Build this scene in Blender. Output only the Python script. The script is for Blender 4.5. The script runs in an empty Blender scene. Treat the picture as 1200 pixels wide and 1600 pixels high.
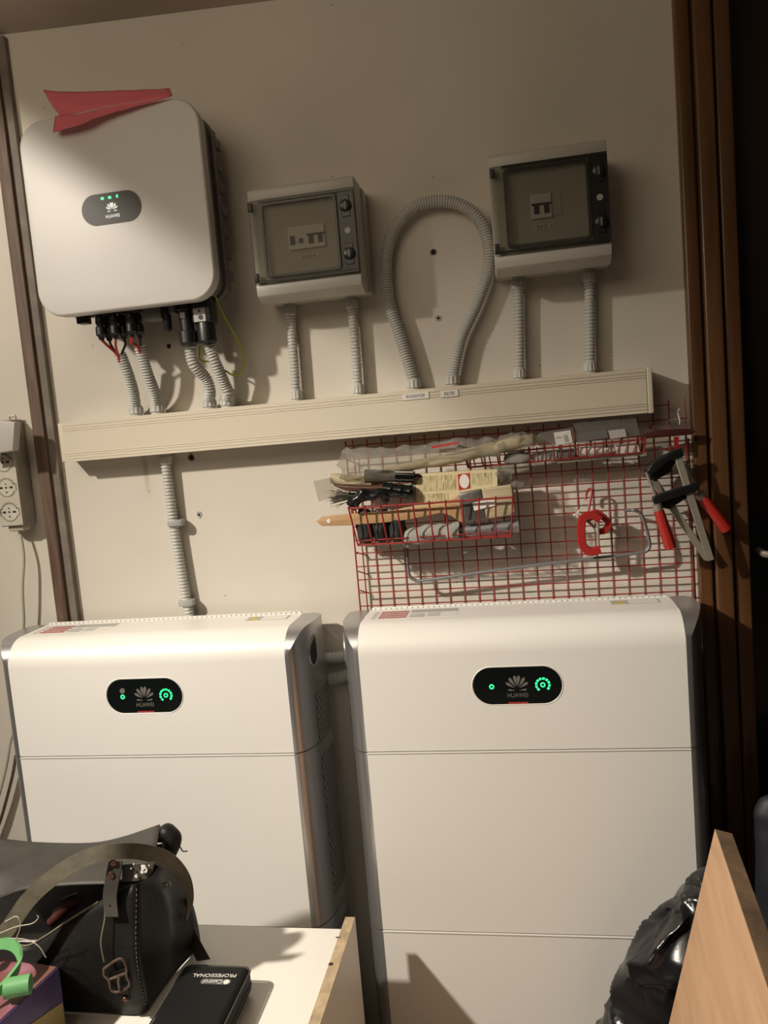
import bpy, bmesh, math, random
from mathutils import Vector, Matrix, noise
random.seed(7)
PI = math.pi
SC = bpy.context.scene
COL = SC.collection

# ---------------------------------------------------------------- camera
F_PX = 1235.12
CAM = Vector((0.2, -1.5975, 1.323))
YAW, PITCH, ROLL = 0.1758, 0.1023, -0.0854
_f = Vector((-math.sin(YAW) * math.cos(PITCH), math.cos(YAW) * math.cos(PITCH), -math.sin(PITCH)))
_r = Vector((math.cos(YAW), math.sin(YAW), 0))
_u = _r.cross(_f)
RT = math.cos(ROLL) * _r + math.sin(ROLL) * _u
UP = -math.sin(ROLL) * _r + math.cos(ROLL) * _u
cd = bpy.data.cameras.new('camera')
cam = bpy.data.objects.new('camera', cd); COL.objects.link(cam)
cd.sensor_fit = 'VERTICAL'; cd.sensor_height = 36; cd.lens = 36 * F_PX / 1600
cd.clip_start = 0.02
m = Matrix((RT, UP, -_f)).transposed().to_4x4(); m.translation = CAM
cam.matrix_world = m
SC.camera = cam

# ---------------------------------------------------------------- world, lamps, exposure
w = bpy.data.worlds.new('world'); SC.world = w; w.use_nodes = True
bg = w.node_tree.nodes['Background']
bg.inputs[0].default_value = (1.0, 0.90, 0.74, 1); bg.inputs[1].default_value = 0.012

def lamp(name, kind, loc, aim, energy, color, **kw):
    l = bpy.data.lights.new(name, kind); o = bpy.data.objects.new(name, l); COL.objects.link(o)
    l.energy = energy; l.color = color
    for k, v in kw.items(): setattr(l, k, v)
    o.location = loc
    o.rotation_euler = Vector(aim).to_track_quat('-Z', 'Y').to_euler()
    return o
WARM = (1.0, 0.90, 0.765)
# the work lamp to the left of the frame: its shade cuts the beam off along a slanting plane
LAMP = (-1.55, -1.50, 2.35)
lamp('work_lamp_light', 'SPOT', LAMP, (-0.593, 0.165, -0.788), 88, WARM,
     spot_size=math.radians(178), spot_blend=0.02, shadow_soft_size=0.045)
# second spot added at the lamp's place to brighten the batteries
lamp('battery_fill_spot', 'SPOT', LAMP, (2.05, 1.00, -2.40), 262, WARM,
     spot_size=math.radians(70), spot_blend=1.0, shadow_soft_size=0.045)
# added fill standing in for light thrown back by the ceiling and walls
lamp('bounce_fill', 'AREA', (-0.70, -1.65, 2.28), (0.22, 0.95, -0.05), 7.4, (1.0, 0.82, 0.60),
     shape='RECTANGLE', size=1.2, size_y=0.8)

vs = SC.view_settings
SC.display_settings.display_device = 'sRGB'
vs.view_transform = 'Standard'; vs.look = 'None'; vs.gamma = 1; vs.use_curve_mapping = False
vs.exposure = 0.06
SC.cycles.use_denoising = True
SC.cycles.max_bounces = 8

# ---------------------------------------------------------------- photo pixel -> point at a real distance
def ray(x, y): return _f + RT * ((x - 600) / F_PX) + UP * ((800 - y) / F_PX)
def at(x, y, Y):
    d = ray(x, y); return CAM + d * ((Y - CAM.y) / d.y)
def atz(x, y, Z):
    d = ray(x, y); return CAM + d * ((Z - CAM.z) / d.z)

# ---------------------------------------------------------------- materials
def mat(name, col, rough=0.5, metal=0.0, bump=0.0, bscale=40, var=0.0, vscale=6, emit=None, estr=0, alpha=None, coat=0, trans=0, spec=0.5, stretch=None):
    mt = bpy.data.materials.new(name); mt.use_nodes = True
    nt = mt.node_tree; b = nt.nodes['Principled BSDF']
    b.inputs['Base Color'].default_value = (*col, 1); b.inputs['Roughness'].default_value = rough
    b.inputs['Metallic'].default_value = metal; b.inputs['Specular IOR Level'].default_value = spec
    if coat: b.inputs['Coat Weight'].default_value = coat; b.inputs['Coat Roughness'].default_value = 0.08
    if trans: b.inputs['Transmission Weight'].default_value = trans
    if emit: b.inputs['Emission Color'].default_value = (*emit, 1); b.inputs['Emission Strength'].default_value = estr
    if alpha is not None: b.inputs['Alpha'].default_value = alpha
    tc = nt.nodes.new('ShaderNodeTexCoord'); mp = nt.nodes.new('ShaderNodeMapping')
    nt.links.new(tc.outputs['Object'], mp.inputs[0])
    if stretch: mp.inputs['Scale'].default_value = stretch
    if bump:
        n = nt.nodes.new('ShaderNodeTexNoise'); n.inputs['Scale'].default_value = bscale; n.inputs['Detail'].default_value = 6
        nt.links.new(mp.outputs[0], n.inputs['Vector'])
        bp = nt.nodes.new('ShaderNodeBump'); bp.inputs['Strength'].default_value = bump; bp.inputs['Distance'].default_value = 0.002
        nt.links.new(n.outputs[0], bp.inputs['Height']); nt.links.new(bp.outputs[0], b.inputs['Normal'])
    if var:
        n2 = nt.nodes.new('ShaderNodeTexNoise'); n2.inputs['Scale'].default_value = vscale; n2.inputs['Detail'].default_value = 8
        n2.inputs['Roughness'].default_value = 0.6
        nt.links.new(mp.outputs[0], n2.inputs['Vector'])
        cr = nt.nodes.new('ShaderNodeValToRGB')
        cr.color_ramp.elements[0].position = 0.3; cr.color_ramp.elements[1].position = 0.7
        cr.color_ramp.elements[0].color = (*[c * (1 - var) for c in col], 1)
        cr.color_ramp.elements[1].color = (*[min(1, c * (1 + var * 0.5)) for c in col], 1)
        nt.links.new(n2.outputs[0], cr.inputs[0]); nt.links.new(cr.outputs[0], b.inputs['Base Color'])
    return mt

def film(name, tint, opacity, rough=0.2, diff=0.3, dcol=(.8, .8, .75), bump=0.0):
    """thin clear plastic: straight-through light tinted, with gloss and a little milky scatter"""
    mt = bpy.data.materials.new(name); mt.use_nodes = True
    nt = mt.node_tree; nt.nodes.clear()
    out = nt.nodes.new('ShaderNodeOutputMaterial'); tr = nt.nodes.new('ShaderNodeBsdfTransparent')
    tr.inputs[0].default_value = (*tint, 1)
    pr = nt.nodes.new('ShaderNodeBsdfPrincipled'); pr.inputs['Base Color'].default_value = (*[c * diff for c in dcol], 1)
    pr.inputs['Roughness'].default_value = rough
    if bump:
        n = nt.nodes.new('ShaderNodeTexNoise'); n.inputs['Scale'].default_value = 60
        bp = nt.nodes.new('ShaderNodeBump'); bp.inputs['Strength'].default_value = bump; bp.inputs['Distance'].default_value = 0.004
        nt.links.new(n.outputs[0], bp.inputs['Height']); nt.links.new(bp.outputs[0], pr.inputs['Normal'])
    mx = nt.nodes.new('ShaderNodeMixShader'); mx.inputs[0].default_value = opacity
    nt.links.new(tr.outputs[0], mx.inputs[1]); nt.links.new(pr.outputs[0], mx.inputs[2]); nt.links.new(mx.outputs[0], out.inputs[0])
    return mt

def wood(name, c1, c2, rough=0.45, scale=(30, 30, 2.0), coat=0.0):
    mt = bpy.data.materials.new(name); mt.use_nodes = True
    nt = mt.node_tree; b = nt.nodes['Principled BSDF']; b.inputs['Roughness'].default_value = rough
    if coat: b.inputs['Coat Weight'].default_value = coat
    tc = nt.nodes.new('ShaderNodeTexCoord'); mp = nt.nodes.new('ShaderNodeMapping'); mp.inputs['Scale'].default_value = scale
    n = nt.nodes.new('ShaderNodeTexNoise'); n.inputs['Scale'].default_value = 1.5; n.inputs['Detail'].default_value = 8; n.inputs['Distortion'].default_value = 1.0
    cr = nt.nodes.new('ShaderNodeValToRGB'); cr.color_ramp.elements[0].position = 0.32; cr.color_ramp.elements[1].position = 0.68
    cr.color_ramp.elements[0].color = (*c1, 1); cr.color_ramp.elements[1].color = (*c2, 1)
    nt.links.new(tc.outputs['Object'], mp.inputs[0]); nt.links.new(mp.outputs[0], n.inputs['Vector'])
    nt.links.new(n.outputs[0], cr.inputs[0]); nt.links.new(cr.outputs[0], b.inputs['Base Color'])
    bp = nt.nodes.new('ShaderNodeBump'); bp.inputs['Strength'].default_value = 0.15; bp.inputs['Distance'].default_value = 0.001
    nt.links.new(n.outputs[0], bp.inputs['Height']); nt.links.new(bp.outputs[0], b.inputs['Normal'])
    return mt

M = {}
def plaster():
    mt = mat('plaster', (.66, .62, .55), 0.85, bump=0.25, bscale=9)
    nt = mt.node_tree; b = nt.nodes['Principled BSDF']
    tc = nt.nodes.new('ShaderNodeTexCoord')
    def ramp(src, p0, p1, c0, c1):
        r = nt.nodes.new('ShaderNodeValToRGB'); r.color_ramp.elements[0].position = p0; r.color_ramp.elements[1].position = p1
        r.color_ramp.elements[0].color = (*c0, 1); r.color_ramp.elements[1].color = (*c1, 1)
        nt.links.new(src, r.inputs[0]); return r
    n = nt.nodes.new('ShaderNodeTexNoise'); n.inputs['Scale'].default_value = 2.2; n.inputs['Detail'].default_value = 7
    nt.links.new(tc.outputs['Object'], n.inputs['Vector'])
    r1 = ramp(n.outputs[0], .3, .7, (.60, .565, .50), (.69, .65, .575))
    # scattered dark specks of chipped paint
    v = nt.nodes.new('ShaderNodeTexVoronoi'); v.inputs['Scale'].default_value = 16
    nt.links.new(tc.outputs['Object'], v.inputs['Vector'])
    r2 = ramp(v.outputs['Distance'], .025, .045, (.38, .33, .27), (1, 1, 1))
    mx = nt.nodes.new('ShaderNodeMix'); mx.data_type = 'RGBA'; mx.blend_type = 'MULTIPLY'; mx.inputs[0].default_value = .6
    nt.links.new(r1.outputs[0], mx.inputs[6]); nt.links.new(r2.outputs[0], mx.inputs[7])
    # brown damp streak running down from under the trunking
    sx = nt.nodes.new('ShaderNodeSeparateXYZ'); nt.links.new(tc.outputs['Object'], sx.inputs[0])
    def mth(op, a, b_, cl=False):
        n_ = nt.nodes.new('ShaderNodeMath'); n_.operation = op; n_.use_clamp = cl
        for i_, v_ in enumerate((a, b_)):
            if v_ is None: continue
            if isinstance(v_, (int, float)): n_.inputs[i_].default_value = v_
            else: nt.links.new(v_, n_.inputs[i_])
        return n_.outputs[0]
    s0 = at(226, 740, 0)
    wob = mth('MULTIPLY', mth('SUBTRACT', n.outputs[0], .5), .03)
    dx = mth('ABSOLUTE', mth('ADD', mth('SUBTRACT', sx.outputs[0], s0.x), wob), None)
    fx = mth('SUBTRACT', 1, mth('DIVIDE', dx, .009), True)
    fz = mth('SUBTRACT', 1, mth('DIVIDE', mth('ABSOLUTE', mth('SUBTRACT', sx.outputs[2], s0.z + .01), None), .065), True)
    fac = mth('MULTIPLY', mth('MULTIPLY', fx, fz), .6)
    m2 = nt.nodes.new('ShaderNodeMix'); m2.data_type = 'RGBA'; m2.inputs[7].default_value = (.30, .20, .12, 1)
    nt.links.new(fac, m2.inputs[0]); nt.links.new(mx.outputs[2], m2.inputs[6])
    nt.links.new(m2.outputs[2], b.inputs['Base Color'])
    return mt
M['plaster'] = plaster()
M['ceiling'] = mat('ceiling_paint', (.50, .42, .36), 0.9, bump=0.2, bscale=12)
M['floor'] = mat('floor_tile', (.22, .17, .13), 0.6, var=.2)
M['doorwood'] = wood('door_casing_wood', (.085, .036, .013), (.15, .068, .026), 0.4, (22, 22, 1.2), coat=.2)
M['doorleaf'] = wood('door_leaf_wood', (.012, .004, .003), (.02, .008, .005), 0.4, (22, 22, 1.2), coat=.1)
M['oldwood'] = wood('old_post_wood', (.075, .042, .028), (.16, .10, .070), 0.6, (40, 40, 3))
M['greywood'] = mat('post_edge_paint', (.20, .17, .14), .7, var=.35, vscale=20)
M['white'] = mat('white_enamel', (.76, .75, .72), 0.38, bump=0.02, bscale=300)
M['invwhite'] = mat('inverter_white', (.60, .59, .57), 0.42)
M['silver'] = mat('silver_paint', (.50, .50, .51), 0.33, metal=.85, bump=0.03, bscale=900)
M['steel'] = mat('steel', (.48, .455, .39), 0.4, metal=.5, var=.15, vscale=30)
M['greysteel'] = mat('grey_rod', (.26, .27, .28), 0.45, metal=.6)
M['heatsink'] = mat('heatsink_grey', (.19, .185, .18), 0.55, metal=.3)
M['black'] = mat('black_plastic', (.012, .012, .013), 0.35)
M['blackgloss'] = mat('black_gloss', (.005, .007, .007), 0.12, coat=.5)
M['dark'] = mat('dark_hole', (.008, .008, .008), 0.8)
M['greyplastic'] = mat('grey_plastic', (.36, .37, .355), 0.5)
M['boxgrey'] = mat('enclosure_grey', (.50, .49, .45), 0.4)
M['panelgrey'] = mat('enclosure_panel', (.56, .545, .50), 0.5)
M['conduit'] = mat('conduit_grey', (.50, .505, .48), 0.42)
M['trunk'] = mat('trunking_cream', (.66, .60, .49), 0.42)
M['smoke'] = film('smoked_plastic', (.80, .79, .75), .12, .10, .25, (.6, .6, .58))
M['smokeframe'] = film('smoked_frame', (.42, .42, .39), .45, .2, .12, (.5, .5, .48))
M['smokedark'] = mat('smoked_dark', (.03, .03, .028), .4, spec=.3)
M['red'] = mat('red_enamel', (.27, .022, .018), 0.45)
M['redcast'] = mat('red_cast', (.36, .020, .018), 0.45, bump=.15, bscale=120)
M['redgrip'] = mat('red_grip', (.44, .026, .018), 0.45)
M['darkred'] = mat('dark_red', (.065, .014, .012), 0.5)
M['redwire'] = mat('red_wire', (.45, .03, .02), 0.45)
M['yg'] = mat('earth_wire', (.42, .48, .04), 0.45)
M['led'] = mat('green_led', (0, .2, .06), .4, emit=(.04, 1, .26), estr=2.0)
M['logo'] = mat('logo_grey', (.15, .14, .125), .5)
M['logolit'] = mat('logo_white', (.75, .75, .72), .5, emit=(1, .98, .92), estr=.45)
M['redbar'] = mat('red_bar', (.45, .04, .04), .4)
M['label'] = mat('label_white', (.74, .72, .68), .5)
M['labelgrey'] = mat('label_grey', (.40, .40, .39), .5)
M['breakerwhite'] = mat('breaker_white', (.86, .85, .82), .5)
M['ferrule'] = mat('tin_ferrule', (.30, .30, .29), .35, metal=.8, bump=.3, bscale=120, var=.4, vscale=60)
M['ink'] = mat('ink', (.03, .03, .03), .6)
M['yellow'] = mat('warning_yellow', (.55, .45, .08), .5)
M['blackleather'] = mat('black_leather', (.011, .0105, .0095), 0.5, spec=.3, bump=.35, bscale=90, var=.5, vscale=12)
M['greyleather'] = mat('worn_leather', (.046, .042, .035), 0.6, bump=.35, bscale=70, var=.45, vscale=9)
M['strapleather'] = mat('strap_leather', (.115, .105, .072), 0.6, bump=.3, bscale=80, var=.4, vscale=30)
M['rawedge'] = mat('raw_leather_edge', (.17, .145, .10), .7)
M['copper'] = mat('copper_rivet', (.16, .08, .055), 0.4, metal=.7, var=.4, vscale=60)
M['rust'] = mat('rusty_buckle', (.15, .10, .08), .5, metal=.5, var=.5, vscale=60)
M['nylon'] = mat('black_nylon', (.0065, .0065, .007), 0.6, spec=.25, bump=.3, bscale=500)
M['piping'] = mat('grey_piping', (.06, .06, .055), .6)
M['laminate'] = mat('white_laminate', (.80, .77, .71), 0.35, var=.06, vscale=3)
M['chip'] = mat('raw_chipboard', (.50, .38, .24), 0.8, bump=.4, bscale=200, var=.35, vscale=40)
M['plank'] = wood('plank_face', (.42, .255, .145), (.50, .31, .185), .6, (6, 3, 25))
M['plankedge'] = mat('plank_edge', (.20, .13, .075), .8, var=.5, vscale=18, bump=.3, bscale=60)
M['binbag'] = mat('bin_bag', (.010, .010, .012), 0.22, bump=.35, bscale=26)
M['cloth'] = mat('dark_cloth', (.016, .017, .024), 0.55, bump=.4, bscale=30)
M['green'] = mat('green_plastic', (.13, .36, .14), .45)
M['purple'] = mat('purple_print', (.09, .06, .17), .4, var=.35, vscale=14)
M['yellowprint'] = mat('yellow_print', (.30, .21, .05), .4)
M['clear'] = film('clear_plastic', (.90, .89, .84), .27, .10, .85, bump=1.0)
M['clear2'] = film('clear_blister', (.88, .87, .84), .22, .1, .5)
M['milky'] = film('milky_bag', (.8, .8, .78), .8, .25, .75, bump=.8)
M['bristle'] = wood('bristle_dark', (.03, .027, .02), (.09, .08, .055), .7, (3, 400, 400))
M['bristlepale'] = wood('bristle_pale', (.36, .30, .19), (.50, .43, .29), .8, (3, 300, 300))
M['handlewood'] = wood('brush_handle_wood', (.40, .24, .12), (.52, .34, .18), .45, (4, 60, 60))
M['brown'] = wood('brown_handle', (.05, .02, .014), (.10, .045, .03), .3, (4, 60, 60), coat=.4)
M['tape'] = film('red_tape', (.90, .34, .38), .70, .35, .9, (.90, .24, .30))
M['adapter'] = mat('adapter_grey', (.50, .48, .46), .45)
M['socketplastic'] = mat('socket_cream', (.60, .57, .48), .45, var=.12, vscale=18)
M['socketdirty'] = mat('socket_body', (.33, .31, .26), .5, var=.3, vscale=18)
M['cable'] = mat('pale_cable', (.50, .47, .39), .5)
M['rubber'] = mat('rubber', (.014, .014, .015), .6, bump=.5, bscale=90)

def pinkbox():
    mt = mat('pink_print', (.4, .14, .18), .35)
    nt = mt.node_tree; b = nt.nodes['Principled BSDF']
    tc = nt.nodes.new('ShaderNodeTexCoord'); n = nt.nodes.new('ShaderNodeTexNoise'); n.inputs['Scale'].default_value = 14
    nt.links.new(tc.outputs['Object'], n.inputs['Vector'])
    cr = nt.nodes.new('ShaderNodeValToRGB'); e = cr.color_ramp.elements
    e[0].position = .35; e[0].color = (.17, .09, .05, 1); e[1].position = .68; e[1].color = (.34, .15, .20, 1)
    k = e.new(.5); k.color = (.20, .07, .08, 1)
    nt.links.new(n.outputs[0], cr.inputs[0]); nt.links.new(cr.outputs[0], b.inputs['Base Color'])
    return mt
M['pink'] = pinkbox()
M['badge'] = mat('badge_grey', (.10, .10, .10), .5)

def grille():
    """silver sheet punched with slanting rows of small slots"""
    mt = mat('punched_silver', (.4, .4, .41), .4, metal=.7)
    nt = mt.node_tree; b = nt.nodes['Principled BSDF']
    tc = nt.nodes.new('ShaderNodeTexCoord'); mp = nt.nodes.new('ShaderNodeMapping')
    mp.inputs['Rotation'].default_value = (math.radians(35), 0, 0); mp.inputs['Scale'].default_value = (0, 160, 60)
    nt.links.new(tc.outputs['Object'], mp.inputs[0])
    v = nt.nodes.new('ShaderNodeTexVoronoi'); v.inputs['Randomness'].default_value = 0; v.inputs['Scale'].default_value = 1
    nt.links.new(mp.outputs[0], v.inputs['Vector'])
    cr = nt.nodes.new('ShaderNodeValToRGB'); cr.color_ramp.elements[0].position = .30; cr.color_ramp.elements[1].position = .36
    cr.color_ramp.elements[0].color = (.03, .03, .03, 1); cr.color_ramp.elements[1].color = (.42, .42, .42, 1)
    nt.links.new(v.outputs['Distance'], cr.inputs[0]); nt.links.new(cr.outputs[0], b.inputs['Base Color'])
    return mt
M['grille'] = grille()

def printed():
    """cream paper with columns of fine print"""
    mt = mat('printed_paper', (.62, .54, .32), .6)
    nt = mt.node_tree; b = nt.nodes['Principled BSDF']
    tc = nt.nodes.new('ShaderNodeTexCoord'); mp = nt.nodes.new('ShaderNodeMapping'); mp.inputs['Scale'].default_value = (520, 1, 60)
    nt.links.new(tc.outputs['Object'], mp.inputs[0])
    n = nt.nodes.new('ShaderNodeTexNoise'); n.inputs['Scale'].default_value = 1; n.inputs['Detail'].default_value = 2
    nt.links.new(mp.outputs[0], n.inputs['Vector'])
    cr = nt.nodes.new('ShaderNodeValToRGB'); cr.color_ramp.elements[0].position = .40; cr.color_ramp.elements[1].position = .52
    cr.color_ramp.elements[0].color = (.28, .24, .13, 1); cr.color_ramp.elements[1].color = (.60, .52, .31, 1)
    nt.links.new(n.outputs[0], cr.inputs[0]); nt.links.new(cr.outputs[0], b.inputs['Base Color'])
    return mt
M['print'] = printed()
M['paper'] = mat('cream_paper', (.62, .54, .33), .6)

# ---------------------------------------------------------------- mesh helpers
class MB:
    def __init__(s): s.v = []; s.f = []
    def add(s, vs_, fs):
        b = len(s.v); s.v += [Vector(p) for p in vs_]; s.f += [tuple(b + i for i in f) for f in fs]; return s
    def box(s, x0, x1, y0, y1, z0, z1):
        return s.add([(x0, y0, z0), (x1, y0, z0), (x1, y1, z0), (x0, y1, z0), (x0, y0, z1), (x1, y0, z1), (x1, y1, z1), (x0, y1, z1)],
                     [(0, 3, 2, 1), (4, 5, 6, 7), (0, 1, 5, 4), (1, 2, 6, 5), (2, 3, 7, 6), (3, 0, 4, 7)])
    def rings(s, rings, caps=True, closed=True):
        n = len(rings[0]); b = len(s.v)
        for r in rings: s.v += [Vector(p) for p in r]
        for i in range(len(rings) - 1):
            for j in range(n if closed else n - 1):
                k = (j + 1) % n
                s.f.append((b + i * n + j, b + i * n + k, b + (i + 1) * n + k, b + (i + 1) * n + j))
        if caps:
            s.f.append(tuple(b + j for j in reversed(range(n)))); s.f.append(tuple(b + (len(rings) - 1) * n + j for j in range(n)))
        return s
    def tube(s, path, r, seg=12, caps=True, flat=None):
        """r: number, list or (a, b) ellipse via flat=(direction, ratio)"""
        path = [Vector(p) for p in path]; rr = []
        prev = None
        for i, p in enumerate(path):
            t = (path[min(i + 1, len(path) - 1)] - path[max(i - 1, 0)])
            t = t.normalized() if t.length > 1e-9 else Vector((0, 0, 1))
            if prev is None:
                a = Vector((0, 1, 0)) if abs(t.y) < .9 else Vector((1, 0, 0))
            else: a = prev
            a = (a - t * a.dot(t)).normalized(); prev = a
            b2 = t.cross(a)
            ri = r[i] if isinstance(r, (list, tuple)) else r
            rr.append([p + (a * math.cos(2 * PI * k / seg) * (flat or 1) + b2 * math.sin(2 * PI * k / seg)) * ri for k in range(seg)])
        return s.rings(rr, caps)
    def prism(s, pts, y0, y1):
        """outline in XZ, thickness along Y (y0 is nearer the viewer)"""
        n = len(pts); b = len(s.v)
        s.v += [Vector((x, y0, z)) for x, z in pts] + [Vector((x, y1, z)) for x, z in pts]
        s.f.append(tuple(b + i for i in range(n))); s.f.append(tuple(b + n + i for i in reversed(range(n))))
        for i in range(n):
            k = (i + 1) % n; s.f.append((b + i, b + n + i, b + n + k, b + k))
        return s
    def slab(s, pts, d):
        """closed solid from a 3-D outline pushed by vector d"""
        n = len(pts); b = len(s.v); d = Vector(d)
        s.v += [Vector(p) for p in pts] + [Vector(p) + d for p in pts]
        s.f.append(tuple(b + i for i in range(n))); s.f.append(tuple(b + n + i for i in reversed(range(n))))
        for i in range(n):
            k = (i + 1) % n; s.f.append((b + i, b + n + i, b + n + k, b + k))
        return s
    def build(s, name, m_, parent=None, bevel=0, seg=3, angle=40, loc=None, smooth=True, solid=0, sub=0):
        me = bpy.data.meshes.new(name); me.from_pydata(s.v, [], s.f); me.update()
        bm = bmesh.new(); bm.from_mesh(me); bmesh.ops.recalc_face_normals(bm, faces=bm.faces)
        if bevel:
            es = [e for e in bm.edges if len(e.link_faces) == 2 and e.calc_face_angle(0) > math.radians(35)]
            bmesh.ops.bevel(bm, geom=es, offset=bevel, segments=seg, profile=.5, affect='EDGES', clamp_overlap=True)
        bm.to_mesh(me); bm.free()
        o = bpy.data.objects.new(name, me); COL.objects.link(o)
        if m_ is not None: me.materials.append(M[m_])
        if smooth:
            for p in me.polygons: p.use_smooth = True
            me.set_sharp_from_angle(angle=math.radians(angle))
        if solid:
            md = o.modifiers.new('solid', 'SOLIDIFY'); md.thickness = solid; md.offset = 0
        if sub:
            md = o.modifiers.new('sub', 'SUBSURF'); md.levels = sub; md.render_levels = sub
        if loc: o.location = loc
        if parent: o.parent = parent
        return o

def empty(name, loc=(0, 0, 0), rz=0):
    o = bpy.data.objects.new(name, None); COL.objects.link(o); o.location = loc; o.rotation_euler = (0, 0, rz)
    o.empty_display_size = .05
    return o
def tag(o, label, cat, group=None, kind=None):
    o['label'] = label; o['category'] = cat
    if group: o['group'] = group
    if kind: o['kind'] = kind
    return o
def struct(o): o['kind'] = 'structure'; return o
def rrect(x0, x1, z0, z1, r, n=8):
    p = []
    for cx, cz, a0 in ((x1 - r, z1 - r, 0), (x0 + r, z1 - r, 90), (x0 + r, z0 + r, 180), (x1 - r, z0 + r, 270)):
        for k in range(n + 1):
            a = math.radians(a0 + 90 * k / n); p.append((cx + r * math.cos(a), cz + r * math.sin(a)))
    return p
def circ(cx, cz, r, n=24): return [(cx + r * math.cos(2 * PI * k / n), cz + r * math.sin(2 * PI * k / n)) for k in range(n)]
def spline(pts, n=12):
    """Catmull-Rom through 3-D points"""
    P = [Vector(p) for p in pts]; P = [P[0] * 2 - P[1]] + P + [P[-1] * 2 - P[-2]]; out = []
    for i in range(1, len(P) - 2):
        a, b, c, d = P[i - 1:i + 3]
        for k in range(n):
            t = k / n
            out.append(.5 * ((2 * b) + (c - a) * t + (2 * a - 5 * b + 4 * c - d) * t * t + (3 * b - a - 3 * c + d) * t ** 3))
    out.append(P[-2]); return out
def resample(path, step):
    out = [path[0]]; acc = 0
    for a, b in zip(path, path[1:]):
        L = (b - a).length
        if L < 1e-9: continue
        t = step - acc
        while t <= L:
            out.append(a + (b - a) * (t / L)); t += step
        acc = (acc + L) % step
    return out
def text(body, name, size, loc, m_, parent=None, rot=(PI / 2, 0, 0), depth=.0003, width=None):
    cu = bpy.data.curves.new(name, 'FONT'); cu.body = body; cu.size = size; cu.extrude = depth
    cu.align_x = 'CENTER'; cu.align_y = 'CENTER'; cu.resolution_u = 3
    t = bpy.data.objects.new(name, cu); COL.objects.link(t)
    bpy.context.view_layer.update()
    me = bpy.data.meshes.new_from_object(t.evaluated_get(bpy.context.evaluated_depsgraph_get()))
    bpy.data.objects.remove(t); bpy.data.curves.remove(cu)
    if width:
        w0 = max(v.co.x for v in me.vertices) - min(v.co.x for v in me.vertices)
        for v in me.vertices: v.co.x *= width / w0
    me.materials.clear(); me.materials.append(M[m_])
    o = bpy.data.objects.new(name, me); COL.objects.link(o); o.location = loc; o.rotation_euler = rot
    if parent: o.parent = parent
    return o
def jitter(o, amp, freq, seed=0, axis=None):
    for v in o.data.vertices:
        p = v.co * freq + Vector((seed, seed * 1.7, 0)); n = noise.noise_vector(p) * amp
        v.co += n if axis is None else Vector(axis) * n.x
    o.data.update(); return o
def lumpy(name, m_, path, rad, flat=1.0, seg=18, amp=.003, freq=40, seed=0, parent=None, sharp=False):
    """soft package: swept tube with crumples"""
    path = [Vector(p) for p in path]
    p2 = spline(path, 6); n = len(p2)
    rr = []
    for i in range(n):
        t = i / (n - 1) * (len(rad) - 1); k = min(int(t), len(rad) - 2); rr.append(rad[k] + (rad[k + 1] - rad[k]) * (t - k))
    b = MB(); b.tube(p2, rr, seg, flat=flat)
    o = b.build(name, m_, parent, angle=25 if sharp else 60); jitter(o, amp, freq, seed); return o
def grid(rows, n=8):
    """smooth sheet through rows of 3-D points -> MB"""
    R = [spline(r, n) for r in rows]; cols = list(zip(*R)); C = [spline(c, n) for c in cols]
    b = MB(); nr, nc = len(C[0]), len(C)
    b.v = [C[j][i] for i in range(nr) for j in range(nc)]
    b.f = [(i * nc + j, i * nc + j + 1, (i + 1) * nc + j + 1, (i + 1) * nc + j) for i in range(nr - 1) for j in range(nc - 1)]
    return b

# ================================================================ the room
b = MB(); b.box(-1.7, .60, 0, .1, 0, 2.25); struct(b.build('wall_back', 'plaster', smooth=False))
b = MB(); b.box(-1.7, 1.6, -2.6, .2, -.1, 0); struct(b.build('floor', 'floor', smooth=False))
# the ceiling falls slightly to the right
zc = lambda x: 2.209 - .0537 * (x + .809)
rise = .22          # and rises towards the room like the underside of a roof
b = MB(); b.slab([(-1.7, -2.6, zc(-1.7) + rise * 2.6), (1.6, -2.6, zc(1.6) + rise * 2.6), (1.6, .0, zc(1.6)), (-1.7, .0, zc(-1.7))], (0, 0, .1))
struct(b.build('ceiling', 'ceiling', smooth=False))
# old timber post at the left corner of the panel of wall
b = MB(); b.box(-.838, -.811, -.022, 0, .0, 2.2); post = struct(b.build('trim_1', 'oldwood', bevel=.002))
b = MB(); b.box(-.811, -.792, -.014, 0, .0, 2.2); b.build('painted_edge', 'greywood', post, bevel=.001)
# door casing on the right: three moulded bands
b = MB()
b.box(.524, .549, -.020, .10, 0, 2.2); b.box(.5535, .5855, -.026, .10, 0, 2.2); b.box(.590, .6185, -.018, .10, 0, 2.2)
b.box(.53, .612, -.006, .09, 0, 2.2)
struct(b.build('trim_2', 'doorwood', bevel=.004, seg=3))
b = MB(); b.box(.612, 1.5, .050, .09, 0, 2.2); b.box(.72, 1.4, .040, .055, 1.15, 2.0); b.box(.72, 1.4, .040, .055, .25, 1.0)
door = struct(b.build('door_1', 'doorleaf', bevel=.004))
hp = at(1186, 885, .04)
b = MB(); b.prism(rrect(hp.x - .022, hp.x + .022, hp.z - .10, hp.z + .10, .01), .040, .0495); lp = b.build('lock_plate', 'black', door)
b = MB(); q = at(1188, 862, .02)
b.tube([(q.x, .04, q.z), (q.x, -.01, q.z), (q.x + .02, -.016, q.z - .003), (q.x + .10, -.016, q.z - .008)], .007, 12); b.build('door_handle', 'steel', door)
b = MB(); b.prism(circ(q.x, q.z - .075, .006), .0385, .041); b.build('keyhole', 'dark', lp)

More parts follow.
